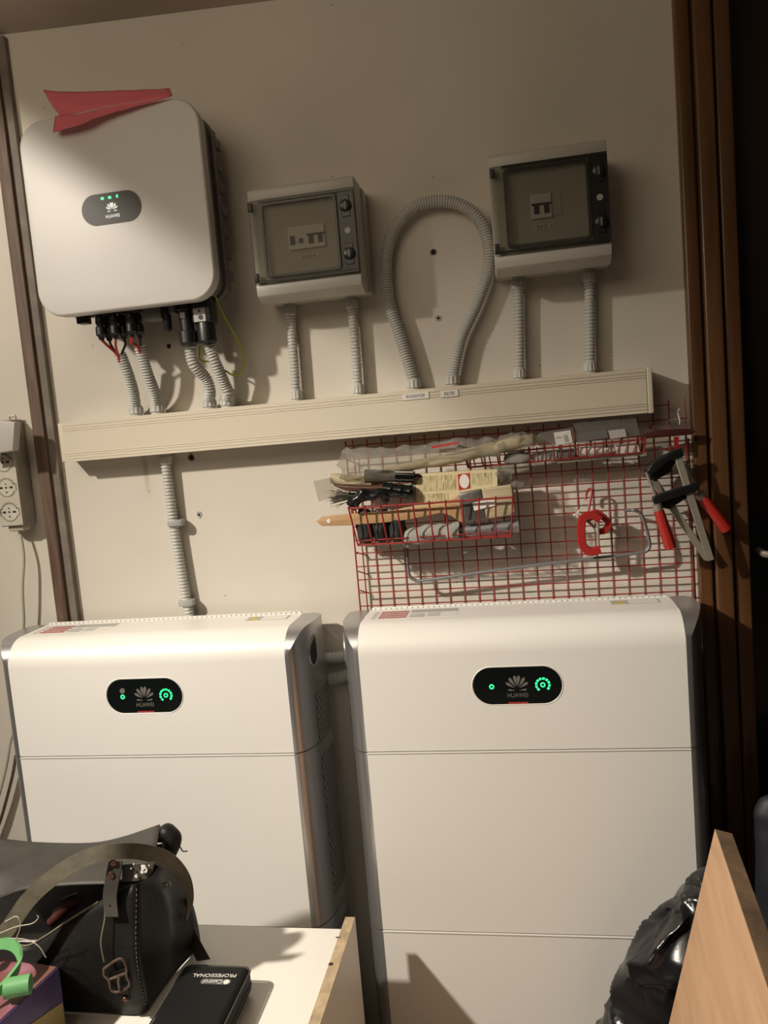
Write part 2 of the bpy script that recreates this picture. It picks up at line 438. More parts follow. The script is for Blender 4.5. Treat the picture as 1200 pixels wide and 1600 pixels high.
# wall plugs and the chipped plaster round them
for (px, py), lab, r in (((677, 394), 'dark open screw hole in the wall inside the conduit arch, the upper one', .0045),
                         ((685, 497), 'grey wall plug in a chipped hole inside the conduit arch, the lower one', .0042),
                         ((264, 541), 'brown plug hole in the wall below the black antenna stub', .0036),
                         ((299, 715), 'chipped wall plug hole touching the underside of the cream trunking', .005),
                         ((311, 804), 'wall plug hole to the right of the upper grey conduit clip', .0042)):
    c = at(px, py, -.0005)
    b = MB(); pts = [(c.x + r * 1.5 * (.8 + .4 * random.random()) * math.cos(a), c.z + r * 1.5 * (.8 + .4 * random.random()) * math.sin(a)) for a in [2 * PI * k / 14 for k in range(14)]]
    b.prism(pts, -.0012, -.0002); e = b.build('wall_plug', 'greyplastic' if 'grey' in lab else 'greywood', smooth=False)
    tag(e, lab, 'wall plug')
    b = MB(); b.prism(circ(c.x, c.z, r * .62 if 'grey' in lab else r, 16), -.0018, -.0008); b.build('screw_hole', 'dark', e)

# ================================================================ cable trunking
TR = empty('cable_trunking', (-.15, 0, 1.315)); tag(TR, 'long cream plastic cable trunking box fixed across the wall', 'cable trunking')
def rel(o, root):
    o.parent = root; o.matrix_parent_inverse = Matrix.Translation(-Vector(root.location)); return o
b = MB(); b.box(-.758, .448, -.052, 0, 1.3145, 1.3965); rel(b.build('trunking_base', 'trunk', bevel=.0015), TR)
b = MB(); b.box(-.744, .4380, -.060, -.0525, 1.3135, 1.3965)
for z in (1.3895, 1.3835, 1.3790, 1.3310, 1.3265, 1.3205): b.box(-.744, .4380, -.0610, -.060, z - .0009, z + .0009)
rel(b.build('trunking_lid', 'trunk', bevel=.0006, seg=1), TR)
b = MB(); b.box(.4390, .4485, -.0615, -.0525, 1.3130, 1.3975); rel(b.build('end_cap', 'trunk', bevel=.0012), TR)
for s, px, wd in (('INVERTER', 649, .040), ('RETE', 702, .022)):
    c = at(px, 619 if s == 'INVERTER' else 615, -.062)
    b = MB(); b.box(c.x - wd / 2 - .006, c.x + wd / 2 + .006, -.0620, -.0611, c.z - .0062, c.z + .0062)
    l = rel(b.build('sticker', 'label', smooth=False), TR)
    text(s, 'sticker_text', .0088, (c.x, -.0621, c.z - .0003), 'ink', l, width=wd - .003, depth=.0002)

# ================================================================ corrugated conduit
def conduit_mesh(path, r, pitch=.0055, seg=18):
    pts = resample(path, pitch / 4); rad = []
    k4 = (1.0, .94, .76, .94)
    for i in range(len(pts)): rad.append(r * k4[i % 4])
    b = MB(); b.tube(pts, rad, seg); return b
def gland(c, r, root, up=1, name='gland'):
    """ribbed cable gland, c at its foot, axis vertical"""
    b = MB(); seg = 48; x, y, z = c
    prof = [(0, 1.12), (.0045, 1.12), (.0046, 1.00), (.0056, 1.00), (.0057, 1.24), (.008, 1.28), (.017, 1.28), (.020, 1.16), (.0225, 1.0)]
    rings = []
    for h, k in prof:
        ring = []
        for i in range(seg):
            a = 2 * PI * i / seg; kk = k * (1 - (.10 if (i // 2) % 2 and .0065 < h < .019 else 0))
            ring.append((x + r * kk * math.cos(a), y + r * kk * math.sin(a), z + up * h))
        rings.append(ring)
    b.rings(rings); return rel(b.build(name, 'conduit', angle=25), root)
def conduit(name, pts, r, label, glands=(), group=None, pitch=.0055, smooth_n=10):
    root = empty(name, pts[-1]); tag(root, label, 'conduit', group)
    path = spline(pts, smooth_n)
    rel(conduit_mesh(path, r, pitch).build('corrugated_tube', 'conduit', angle=60), root)
    for c, up in glands: gland(c, r, root, up)
    return root
ZT = 1.3965
RC = .0122
def A3(lst, Y=None): return [at(*p) if len(p) == 3 else at(p[0], p[1], Y) for p in lst]
specs = [
    ('grey corrugated conduit leaving the trunking furthest left, with red wires in its top', [(188, 553, -.085), (199, 582, -.070), (208, 612, -.048)], (212, 638)),
    ('grey corrugated conduit second from the left under the inverter, red loop in its top', [(218, 541, -.085), (230, 583, -.070), (241, 612, -.050)], (246, 638)),
    ('grey corrugated conduit with an S bend under the long black connector of the inverter', [(297, 545, -.085), (303, 569, -.082), (322, 592, -.060), (328, 612, -.048)], (327, 634)),
    ('grey corrugated conduit beside the earth wire, under the black connector with a label', [(327, 540, -.085), (337, 568, -.080), (351, 600, -.060), (357, 614, -.050)], (356, 634)),
]
for lab, p, (gx, gy) in specs:
    q = at(gx, gy, -.030); P = A3(p); foot = Vector((q.x, -.030, ZT))
    conduit('conduit', P + [Vector((q.x, -.031, ZT + .018))], RC, lab, [((q.x, -.030, ZT), 1)], 'conduits between inverter and trunking')
for lab, xt, xb, zt, g in (
    ('left grey corrugated conduit between the left breaker box and the trunking', at(452, 480, -.022).x, at(463, 620, -.022).x, 1.590, 'conduits under the breaker boxes'),
    ('right grey corrugated conduit between the left breaker box and the trunking', at(549, 470, -.022).x, at(560, 612, -.022).x, 1.590, 'conduits under the breaker boxes'),
    ('left grey corrugated conduit between the right breaker box and the trunking', at(809, 435, -.022).x, at(812, 588, -.022).x, 1.590, 'conduits under the breaker boxes'),
    ('right grey corrugated conduit between the right breaker box and the trunking', at(920, 420, -.022).x, at(922, 575, -.022).x, 1.590, 'conduits under the breaker boxes')):
    conduit('conduit', [(xt, -.022, zt - .012), ((xt + xb) / 2 + .001, -.021, 1.50), (xb, -.022, ZT + .012)], RC * .84, lab,
            [((xt, -.022, zt), -1), ((xb, -.022, ZT), 1)], g, pitch=.0066)
arch = [(646, 600), (640, 575), (625, 525), (609, 475), (603, 425), (607, 383), (622, 348), (650, 322), (686, 314), (722, 321), (750, 345), (763, 383), (762, 425), (745, 475), (722, 525), (711, 570), (707, 598)]
P = [at(x, y, -.024) for x, y in arch]
P[0].z = ZT + .012; P[-1].z = ZT + .012
conduit('conduit', P, RC * 1.0, 'grey corrugated conduit bent into a tall arch above the trunking', [((P[0].x, P[0].y, ZT), 1), ((P[-1].x, P[-1].y, ZT), 1)], pitch=.0052)
# the run going down behind the left battery
xs = [at(258, 716, -.018).x, at(271, 815, -.016).x, at(284, 900, -.016).x, at(297, 962, -.016).x]
dn = conduit('conduit', [(xs[0], -.018, 1.300), (xs[1], -.016, 1.17), (xs[2] + .001, -.016, 1.05), (xs[3], -.016, .96), (xs[3] + .01, -.016, .93), (xs[3] + .012, -.016, .85)], RC * .92,
             'grey corrugated conduit running down the wall from the trunking to the left battery', [((xs[0], -.018, 1.3135), -1)], pitch=.0072)
for px, py, lab in ((272, 818, 'grey plastic clip gripping the descending conduit halfway down'), (289, 943, 'grey plastic clip gripping the descending conduit just above the left battery')):
    c = at(px, py, -.031); c.y = -.03
    pts = [(c.x - .017, c.z - .0055), (c.x + .017, c.z - .0055), (c.x + .017, c.z + .0055), (c.x - .017, c.z + .0055)]
    b = MB()
    oct_ = [(-.0165, -.0300), (.006, -.0325), (.0165, -.027), (.0165, -.012), (.010, 0), (-.010, 0), (-.0165, -.010)]
    b.slab([(c.x + x, y, c.z - .0065) for x, y in oct_], (0, 0, .013))
    tag(b.build('conduit_clip', 'greyplastic', bevel=.0015), lab, 'conduit clip', 'conduit clips')
# two runs crossing the gap behind the batteries
for py, r, lab in ((1027, .012, 'upper grey corrugated conduit crossing the wall between the two batteries'), (1060, .014, 'lower grey corrugated conduit curving across between the two batteries')):
    a = at(488, py + 3, -.018); c = at(570, py - 4 if py < 1040 else py - 14, -.018)
    mid = at(525, py, -.018)
    conduit('conduit', [a, mid, c], r, lab, group='conduits between the batteries')

# ================================================================ flower emblem and display helpers
def emblem(cx, cz, s, y, m_, parent, name='emblem'):
    b = MB()
    for ang, L, wd in ((9, 1, .22), (33, .98, .22), (58, .90, .20), (84, .66, .13)):
        for sg in (-1, 1):
            a = math.radians(ang * sg); pts = []
            d = Vector((math.sin(a), math.cos(a))); nrm = Vector((d.y, -d.x))
            for t, w_ in ((.20, .01), (.45, .45), (.68, .95), (.85, 1), (.97, .55), (1.0, .12), (1.0, -.12), (.97, -.55), (.85, -1), (.68, -.95), (.45, -.45), (.20, -.01)):
                q = d * (L * t * s) + nrm * (w_ * wd * .5 * s * L ** .4)
                q += Vector((0, -.10 * s * (abs(ang) > 70)))
                pts.append((cx + q.x, cz - .42 * s + q.y))
            b.prism(pts, y - .0004, y)
    return b.build(name, m_, parent, smooth=False)
def arc(cx, cz, r0, r1, a0, a1, y, n=6):
    pts = [(cx + r1 * math.cos(math.radians(a0 + (a1 - a0) * k / n)), cz + r1 * math.sin(math.radians(a0 + (a1 - a0) * k / n))) for k in range(n + 1)]
    pts += [(cx + r0 * math.cos(math.radians(a1 - (a1 - a0) * k / n)), cz + r0 * math.sin(math.radians(a1 - (a1 - a0) * k / n))) for k in range(n + 1)]
    return pts

# ================================================================ inverter
IX, IZ, S = -.7001, 1.5948, .365
INV = empty('inverter', (IX + S / 2, 0, IZ)); tag(INV, 'white square solar inverter with rounded corners and a small black display on the wall', 'inverter')
def cover_mesh():
    b = MB(); rr = []
    for y, ins, rad in ((-.128, .006, .045), (-.132, .001, .05), (-.150, 0, .05), (-.1555, .0012, .049), (-.1578, .0035, .047), (-.1585, .008, .043)):
        rr.append([(x, y, z) for x, z in rrect(IX + ins, IX + S - ins, IZ + ins, IZ + S - ins, rad, 10)])
    b.rings(rr); return b
rel(cover_mesh().build('front_cover', 'invwhite', angle=30), INV)
b = MB(); b.prism(rrect(IX + .012, IX + S - .012, IZ + .012, IZ + S - .012, .035, 6), -.128, -.085)
rel(b.build('body', 'heatsink', bevel=.002), INV)
b = MB(); b.prism(rrect(IX + .004, IX + S - .006, IZ + .006, IZ + S - .006, .04, 6), -.085, -.070)
b.box(IX + .02, IX + S - .02, -.07, -.045, IZ + .03, IZ + S - .03)
b.box(IX + S - .02, IX + S - .010, -.07, -.05, IZ + .03, IZ + S - .03)
for k in range(7):
    z = IZ + .05 + k * .042; b.box(IX + S - .02, IX + S - .005, -.07, -.04, z, z + .018)
for k in range(24):
    x = IX + .03 + k * .0132; b.box(x, x + .003, -.07, -.03, IZ + .02, IZ + S - .02)
rel(b.build('heatsink', 'heatsink', bevel=.0005, seg=1), INV)
b = MB(); b.box(IX + .06, IX + S - .06, -.045, 0, IZ + .08, IZ + .30); rel(b.build('wall_bracket', 'greysteel'), INV)
c = at(174, 325, -.159)
b = MB(); b.prism(rrect(c.x - .0605, c.x + .0605, c.z - .0285, c.z + .0285, .0283, 14), -.1600, -.1580)
pill = rel(b.build('status_display', 'heatsink', bevel=.0004, seg=1), INV)
b = MB(); b.prism(rrect(c.x - .059, c.x + .059, c.z - .027, c.z + .027, .0268, 14), -.1606, -.1599); b.build('display_glass', 'smokedark', pill)
emblem(c.x + .002, c.z + .001, .0150, -.1607, 'logolit', pill)
text('HUAWEI', 'display_text', .0088, (c.x + .002, -.1610, c.z - .0155), 'logolit', pill, width=.028)
for dx, n in ((-.015, 'u'), (0, 'u'), (.015, 'i')):
    b = MB()
    if n == 'u': b.prism(rrect(c.x + dx - .003, c.x + dx + .003, c.z + .0165, c.z + .0210, .0015, 3), -.1612, -.1606)
    else: b.prism(rrect(c.x + dx - .0016, c.x + dx + .0016, c.z + .0165, c.z + .0220, .0012, 3), -.1612, -.1606)
    b.build('status_light', 'led', pill)
# sockets and isolator on the underside
def vert_lathe(prof, x, y, ztop, seg=16):
    b = MB(); b.rings([[(x + r * math.cos(2 * PI * k / seg), y + r * math.sin(2 * PI * k / seg), ztop - h) for k in range(seg)] for h, r in prof]); return b
mc4 = [(0, .0095), (.014, .0095), (.016, .007), (.024, .0085), (.032, .0085), (.036, .0065), (.040, .0095), (.054, .0100), (.058, .0065), (.064, .005)]
plugs = []
for px, yy in ((156, -.118), (178, -.118), (204, -.118), (168, -.095), (191, -.095), (216, -.095)):
    q = at(px, 505, yy); plugs.append(q)
    rel(vert_lathe(mc4, q.x, yy, 1.612).build('cable_connector', 'black', angle=30), INV)
q = at(128, 495, -.10); b = MB(); b.box(q.x - .008, q.x + .012, -.11, -.085, 1.586, 1.612); rel(b.build('rubber_plug', 'black', bevel=.002), INV)
q = at(240, 490, -.095); b = MB(); b.box(q.x - .018, q.x + .022, -.11, -.075, 1.578, 1.612); b.box(q.x + .038, q.x + .05, -.11, -.08, 1.585, 1.612)
rel(b.build('port_cover', 'heatsink', bevel=.002), INV)
q = at(261, 500, -.105); rel(vert_lathe([(0, .010), (.012, .010), (.014, .0085), (.055, .0085), (.058, .007), (.0625, .002)], q.x, -.105, 1.612).build('antenna', 'black', angle=30), INV)
q = at(292, 505, -.098); rel(vert_lathe([(0, .0165), (.022, .0165), (.024, .014), (.062, .014), (.064, .0185), (.086, .0190), (.091, .015)], q.x, -.098, 1.612, 20).build('network_connector', 'black', angle=30), INV)
b = MB(); b.box(q.x - .006, q.x + .004, -.1140, -.1115, 1.573, 1.584); rel(b.build('connector_label', 'labelgrey', smooth=False), INV)
q = at(320, 500, -.098)
b = MB(); b.box(q.x - .019, q.x + .021, -.117, -.080, 1.560, 1.612); cb = rel(b.build('grid_connector', 'black', bevel=.003), INV)
cb2 = vert_lathe([(0, .017), (.004, .018), (.040, .0185), (.045, .015)], q.x + .001, -.098, 1.566, 20).build('connector_nut', 'black', cb, angle=30)
cb2.matrix_parent_inverse = Matrix.Translation(-Vector(INV.location)) @ Matrix.Identity(4)
cb2.matrix_parent_inverse = Matrix.Identity(4)
b = MB(); b.box(q.x - .014, q.x + .010, -.1180, -.1168, 1.562, 1.588); l = b.build('connector_label', 'labelgrey', cb, smooth=False)
b = MB(); b.prism(circ(q.x, 1.570, .0045, 16), -.1188, -.1178); b.prism(circ(q.x - .002, 1.582, .0025, 10), -.1188, -.1178); b.build('label_mark', 'ink', l, smooth=False)
# wires
def wire(name, pts, r, m_, label, cat, group=None):
    b = MB(); b.tube(spline(pts, 10), r, 8); return tag(b.build(name, m_), label, cat, group)
W = lambda p, dz=0: Vector((p.x, p.y, 1.548 + dz))
t1 = at(188, 556, -.085); t2 = at(218, 545, -.085)
wire('solar_cable', [W(plugs[0]), at(168, 540, -.105), at(182, 553, -.09), t1 + Vector((-.005, 0, -.012))], .0029, 'redwire', 'red cable slanting from the leftmost black connector into the conduit', 'cable', 'solar cables')
wire('solar_cable', [W(plugs[1]), at(181, 542, -.105), t1 + Vector((-.001, -.004, -.012))], .0026, 'redwire', 'red cable dropping from the second front connector into the first conduit', 'cable', 'solar cables')
wire('solar_cable', [W(plugs[3]), at(174, 540, -.10), t1 + Vector((-.003, .004, -.010))], .0026, 'black', 'black cable between the two red cables entering the first conduit', 'cable', 'solar cables')
wire('solar_cable', [W(plugs[4]), at(196, 538, -.10), at(191, 552, -.09), t1 + Vector((.004, 0, -.012))], .0026, 'black', 'black cable right of the red pair entering the first conduit', 'cable', 'solar cables')
wire('solar_cable', [W(plugs[2]), at(206, 536, -.11), at(215, 541, -.10), t2 + Vector((.002, -.003, -.012))], .0030, 'redwire', 'red cable curling into the second conduit under the inverter', 'cable', 'solar cables')
wire('solar_cable', [W(plugs[5]), at(219, 533, -.095), t2 + Vector((.003, .004, -.012))], .0026, 'black', 'black cable dropping straight into the second conduit under the inverter', 'cable', 'solar cables')
wire('earth_wire', A3([(336, 462, -.09), (349, 492, -.07), (366, 522, -.05), (379, 550, -.035), (382, 568, -.032), (375, 583, -.04), (364, 586, -.05), (350, 578, -.058), (330, 566, -.062), (313, 562, -.064), (312, 540, -.072)]), .0019, 'yg',
     'thin yellow and green earth wire hanging in a loop from the inverter', 'wire')

# folded red warning tape on the top of the inverter
b = MB()
A_ = A3([(68, 140, -.10), (95, 143, -.12), (140, 143, -.13), (200, 141, -.14), (264, 138, -.13)])
B_ = A3([(78, 160, -.13), (105, 163, -.15), (150, 160, -.155), (205, 153, -.155), (268, 144, -.155)])
C_ = A3([(92, 181, -.150), (125, 176, -.162), (165, 167, -.164), (210, 160, -.164), (270, 150, -.160)])
g1 = grid([A_, B_, C_], 5)
D_ = A3([(86, 181, -.166), (125, 178, -.166), (165, 168, -.166), (210, 161, -.165), (268, 151, -.162)])
E_ = A3([(84, 194, -.172), (115, 190, -.174), (150, 179, -.172), (190, 168, -.168), (266, 152, -.1635)])
F_ = A3([(83, 207, -.174), (105, 201, -.180), (135, 191, -.182), (165, 179, -.176), (262, 153, -.1640)])
g2 = grid([D_, E_, F_], 5)
g1.add(g2.v, g2.f)
tp = g1.build('warning_tape', 'tape', solid=.0006); jitter(tp, .0015, 40)
tag(tp, 'crumpled red plastic tape folded over the top edge of the inverter', 'tape')

# ================================================================ breaker boxes
def breaker_box(x0, z0, root, word, modules, ux, blank=0):
    """0.205 m wide; local: u from left, z from bottom"""
    X0, X1, Z0, Z1 = x0, x0 + .205, z0, z0 + .207
    b = MB(); b.box(X0 - .002, X1 + .004, -.045, 0, Z0 + .004, Z1 - .002); rel(b.build('back_shell', 'boxgrey', bevel=.007, seg=4), root)
    b = MB()
    prof = [(-.045, Z0 + .002), (-.085, Z0 - .001), (-.1095, Z0 + .010), (-.112, Z0 + .018), (-.112, Z0 + .0315), (-.1085, Z0 + .0325),
            (-.1085, Z1 - .0235), (-.112, Z1 - .0225), (-.112, Z1 - .004), (-.108, Z1), (-.045, Z1)]
    b.rings([[(X0 + i, y, z) for y, z in prof] for i in (0, .205)]); rel(b.build('front_shell', 'boxgrey', bevel=.0022, seg=2), root)
    # inner panel with the breakers, seen through the door
    pz0, pz1 = Z0 + .034, Z1 - .025
    b = MB(); b.prism(rrect(X0 + .030, X1 - .036, pz0 + .006, pz1 - .006, .006, 4), -.1100, -.1080); pn = rel(b.build('inner_panel', 'panelgrey'), root)
    cz = (pz0 + pz1) / 2 + .000
    b = MB(); xb = X0 + ux
    b.box(xb, xb + modules * .0177, -.1135, -.1095, cz - .021, cz + .021)
    b.box(xb, xb + modules * .0177, -.1155, -.1130, cz - .021, cz - .015)
    br = rel(b.build('breaker', 'breakerwhite', bevel=.0006, seg=1), root)
    b = MB()
    for k in range(modules):
        if modules > 2 and k == 0: b.box(xb + .004, xb + .013, -.1148, -.1130, cz - .012, cz + .004)
        elif modules > 2 and k == 1: b.box(xb + .0177 + .003, xb + .0177 + .011, -.1148, -.1130, cz - .010, cz - .002)
        else:
            b.box(xb + k * .0177 + .0005, xb + k * .0177 + .0175, -.1142, -.1130, cz + .001, cz + .005)
            b.box(xb + k * .0177 + .0045, xb + k * .0177 + .0130, -.1155, -.1130, cz - .013, cz + .003)
    b.build('switch', 'smokedark', br)
    if blank:
        b = MB(); b.box(xb + modules * .0177, xb + modules * .0177 + blank * .0177, -.1110, -.1095, cz - .019, cz + .019)
        rel(b.build('blanking_plate', 'panelgrey', bevel=.0004, seg=1), root)
    lx = X0 + ux + (.036 if modules > 2 else .018); wd = .030 if word == 'INVERTER' else .019
    b = MB(); b.box(lx - wd / 2 - .004, lx + wd / 2 + .004, -.1112, -.1098, cz - .040, cz - .0315); l = rel(b.build('sticker', 'label', smooth=False), root)
    text(word, 'sticker_text', .0078, (lx, -.1114, cz - .0358), 'ink', l, width=wd, depth=.0002)
    # smoked door: frame ring, clear window, end strips
    Y0, Y1 = -.1215, -.1170
    xw0, xw1, zw0, zw1 = X0 + .024, X1 - .033, pz0 + .005, pz1 - .005
    b = MB(); b.box(X0 + .001, X1 - .001, -.1178, -.1160, pz0 - .002, pz1 + .002)
    dr = rel(b.build('door', 'smoke', smooth=False), root)
    b = MB()
    o1 = rrect(xw0, xw1, zw0, zw1, .008, 6); o2 = rrect(xw0 + .0055, xw1 - .0055, zw0 + .0055, zw1 - .0055, .006, 6)
    n = len(o1); ring = [[(x, -.1178, z) for x, z in o1], [(x, -.1225, z) for x, z in rrect(xw0 + .001, xw1 - .001, zw0 + .001, zw1 - .001, .008, 6)], [(x, -.1225, z) for x, z in o2], [(x, -.1178, z) for x, z in o2]]
    b.rings(ring, caps=False); b.build('window_frame', 'smokeframe', dr, angle=30)
    b = MB()
    b.box(X0 + .022, X1 - .001, -.1195, -.1179, pz1 - .004, pz1 + .002); b.box(X0 + .001, X1 - .001, -.1195, -.1179, pz0 - .002, pz0 + .003)
    b.box(X1 - .0325, X1 - .001, -.1195, -.1179, pz0 + .003, pz1 - .004)
    b.build('door_edge', 'smokeframe', dr, bevel=.0006, seg=1)
    for zz in (pz1 - .010, pz0 + .009):
        b = MB(); b.box(X0 + .0015, X0 + .010, -.1225, -.1165, zz - .0075, zz + .0075); b.build('hinge', 'smokedark', dr, bevel=.001)
    for zz in (pz1 - .030, pz0 + .032):
        b = MB(); b.rings([[(X1 - .017 + r * math.cos(2 * PI * k / 24), y, zz + r * math.sin(2 * PI * k / 24)) for k in range(24)] for y, r in ((-.1179, .0115), (-.1235, .011), (-.1245, .0095))])
        b.box(X1 - .0245, X1 - .0095, -.1215, -.1179, zz - .019, zz + .019)
        kn = b.build('latch', 'black', dr, bevel=.0006, seg=1)
        b = MB(); b.box(X1 - .0185, X1 - .0155, -.1256, -.1243, zz - .007, zz + .007); b.build('latch_slot', 'heatsink', kn, smooth=False)
    b = MB(); b.prism(circ(X1 - .017, (pz0 + pz1) / 2, .0055, 18), -.1205, -.1190); b.build('seal_point', 'greyplastic', dr)
    return root
R1 = empty('breaker_box', (-.168, 0, 1.586)); tag(R1, 'grey breaker box with a smoked door, between the inverter and the conduit arch', 'breaker box', 'breaker boxes')
breaker_box(-.2735, 1.587, R1, 'INVERTER', 4, .072)
R2 = empty('breaker_box', (.282, 0, 1.586)); tag(R2, 'grey breaker box with a smoked door, right of the conduit arch', 'breaker box', 'breaker boxes')
breaker_box(.1785, 1.587, R2, 'RETE', 2, .070, blank=1)

# ================================================================ batteries
G = .0355; D = .15; HW = .2935; CW = .0415; RR = .055
def zfun(d, z1, top):
    """height of the module's profile at depth d behind the front"""
    if not top or d >= RR: return z1
    return z1 - RR + math.sqrt(max(0, RR * RR - (RR - d) ** 2))
def plan_pts():
    p = [(CW * math.sin(PI / 2 * k / 16), .105 * (1 - math.cos(PI / 2 * k / 16))) for k in range(17)]
    return p + [(CW, D - .012), (CW - .012, D)]
def on_cheek(d, off):
    """point of the cheek's plan curve at depth d, pushed out by off"""
    c_ = max(-1, min(1, 1 - d / .105)); t = math.acos(c_) if d < .105 else PI / 2
    tx, ty = CW * math.cos(t), .105 * math.sin(t); L = math.hypot(tx, ty) or 1
    return CW * math.sin(t) + off * ty / L, d - off * tx / L
def module(z0, z1, top, root):
    YF = -(G + D)
    ds = [RR * (1 - math.cos(PI / 2 * k / 14)) for k in range(15)] if top else [0, .0012]
    prof = [(YF + .0012, z0), (YF, z0 + .0012)]
    if top: prof += [(YF + d, zfun(d, z1, True)) for d in ds]
    else: prof += [(YF, z1 - .0022), (YF + .0012, z1 - .001)]
    prof += [(-G, z1 if top else z1 - .001), (-G, z0)]
    b = MB(); b.rings([[(x, y, z) for y, z in prof] for x in (-HW + .0004, HW - .0004)])
    rel(b.build('front_panel', 'white', angle=20 if not top else 25), root)
    # silver side cheeks: plan curve of the corner, cut by the same profile
    plan = plan_pts()
    for sg in (-1, 1):
        b = MB(); X = lambda t: sg * (HW + t)
        zt = [zfun(d, z1, top) if top else z1 - .001 for _, d in plan]
        n = len(plan); vs_ = []
        for (t, d), z in zip(plan, zt): vs_ += [(X(t), YF + d, z0), (X(t), YF + d, z), (X(0), YF + d, z)]
        fs = []
        for i in range(n - 1):
            a, c_ = i * 3, (i + 1) * 3
            fs += [(a, c_, c_ + 1, a + 1), (a + 1, c_ + 1, c_ + 2, a + 2)]
        b.add(vs_, fs)
        # refine the rounded top-front zone of the front edge
        rel(b.build('side_cheek', 'silver', angle=28), root)
        if sg == 1 or True:
            b = MB()
            for za in ([z0 + .03] if not top else [z0 + .0]):
                zb = z1 - .03 if not top else z1 - .14
                ds2 = [.055 + .008 * k for k in range(11)]; o1_ = [on_cheek(d, .0006) for d in ds2]
                b.rings([[(X(x), YF + y, z) for x, y in o1_] for z in (za + .004, zb)], caps=False, closed=False)
            rel(b.build('vent_grille', 'grille', smooth=False), root)
        if top:
            yc = .062; pts = [(yc + .014, z1 - .026), (yc + .004, z1 - .030), (yc - .012, z1 - .044), (yc - .016, z1 - .056), (yc - .014, z1 - .075), (yc - .004, z1 - .086), (yc + .008, z1 - .084), (yc + .017, z1 - .074), (yc + .018, z1 - .032)]
            def fill(off):
                return [Vector((X(on_cheek(y, off)[0]), YF + on_cheek(y, off)[1], z)) for y, z in pts]
            b = MB(); f_ = fill(.0012); b.v = f_; b.f = [tuple(range(len(f_)))]; h = rel(b.build('handle_recess', 'dark', smooth=False), root)
            rim = MB(); pr = fill(.0010); pr.append(pr[0]); rim.tube(pr, .0016, 8)
            rim.build('recess_rim', 'silver', h)
    # bright bead along the top edge of each lower module
    if not top:
        b = MB(); b.box(-HW, HW, YF - .0016, YF + .004, z1 - .0024, z1 - .0006); rel(b.build('seam_bead', 'white'), root)
def battery(cx):
    root = empty('battery_cabinet', (0, 0, 0))
    module(.7206, .960, True, root); module(.3606, .7194, False, root); module(.012, .3594, False, root)
    b = MB(); b.box(-HW - .02, HW + .02, -(G + D) + .02, -G, 0, .0125); rel(b.build('plinth', 'black'), root)
    b = MB(); b.box(.10, .25, -G, 0, .80, .86); rel(b.build('wall_bracket', 'greysteel'), root)
    YF = -(G + D); cz = .843; cx0 = -.003
    b = MB()
    o0 = rrect(cx0 - .0830, cx0 + .0830, cz - .0375, cz + .0375, .0374, 16); o1 = rrect(cx0 - .0800, cx0 + .0800, cz - .0345, cz + .0345, .0344, 16)
    b.rings([[(x, YF + .0005, z) for x, z in o0], [(x, YF - .0010, z) for x, z in rrect(cx0 - .0815, cx0 + .0815, cz - .0360, cz + .0360, .0359, 16)], [(x, YF + .0002, z) for x, z in o1]], caps=False)
    rel(b.build('display_rim', 'white', angle=60), root)
    b = MB(); b.prism(o1, YF - .0004, YF + .001); d = rel(b.build('status_display', 'blackgloss'), root)
    emblem(cx0, cz + .004, .026, YF - .0006, 'logo', d)
    text('HUAWEI', 'display_text', .0115, (cx0, YF - .0008, cz - .0185), 'logo', d, width=.037)
    b = MB(); b.prism(arc(cx0 - .046, cz - .001, .0024, .0046, 0, 359.9, 0, 20), YF - .0010, YF - .0004); b.build('status_light', 'led', d, smooth=False)
    b = MB()
    for k in range(10):
        a0 = 235 - k * 29.0; b.prism(arc(cx0 + .046, cz + .000, .0098, .0136, a0, a0 - 20, 0, 4), YF - .0010, YF - .0004)
    b.prism(arc(cx0 + .046, cz + .000, .0026, .0046, 0, 359.9, 0, 20), YF - .0010, YF - .0004)
    b.build('charge_gauge', 'led', d, smooth=False)
    b = MB(); b.box(cx0 - .018, cx0 + .018, YF - .0010, YF - .0003, cz - .0340, cz - .0312); b.build('red_bar', 'redbar', d, smooth=False)
    # rear edge lip with its row of small vents, and two stickers on the top
    b = MB(); b.box(-HW + .004, HW - .004, -G - .0008, -G + .006, .955, .9640); lip = rel(b.build('rear_lip', 'white', bevel=.0008, seg=1), root)
    b = MB(); k = -HW + .01
    while k < HW - .01: b.box(k, k + .0026, -G - .0012, -G + .002, .9608, .9626); k += .0110
    b.build('vent_holes', 'heatsink', lip, smooth=False)
    T = .9602
    b = MB(); b.box(-HW + .012, -HW + .185, -.118, -.052, .9590, T); st = rel(b.build('rating_sticker', 'label', smooth=False), root)
    b = MB()
    for r in range(4): b.box(-HW + .030, -HW + .085, -.114 + r * .015, -.105 + r * .015, T - .0002, T + .0006)
    b.build('sticker_text_block', 'redprint', st, smooth=False)
    b = MB(); b.box(-HW + .090, -HW + .182, -.078, -.054, T - .0002, T + .0006); b.build('sticker_bar', 'labelgrey', st, smooth=False)
    b = MB()
    for r in range(3):
        b.box(-HW + .092, -HW + .120, -.114 + r * .010, -.108 + r * .010, T - .0002, T + .0006); b.box(-HW + .126, -HW + .150, -.110 + r * .010, -.105 + r * .010, T - .0002, T + .0006)
    for r in range(5): b.box(-HW + .016, -HW + .024, -.115 + r * .012, -.109 + r * .012, T - .0002, T + .0006)
    b.build('sticker_text_block', 'labelgrey', st, smooth=False)
    b = MB(); b.box(HW - .112, HW - .022, -.082, -.050, .9590, T); st = rel(b.build('warning_sticker', 'labelgrey', smooth=False), root)
    b = MB(); b.box(HW - .0790, HW - .026, -.078, -.054, T - .0002, T + .0006); b.build('sticker_field', 'label', st, smooth=False)
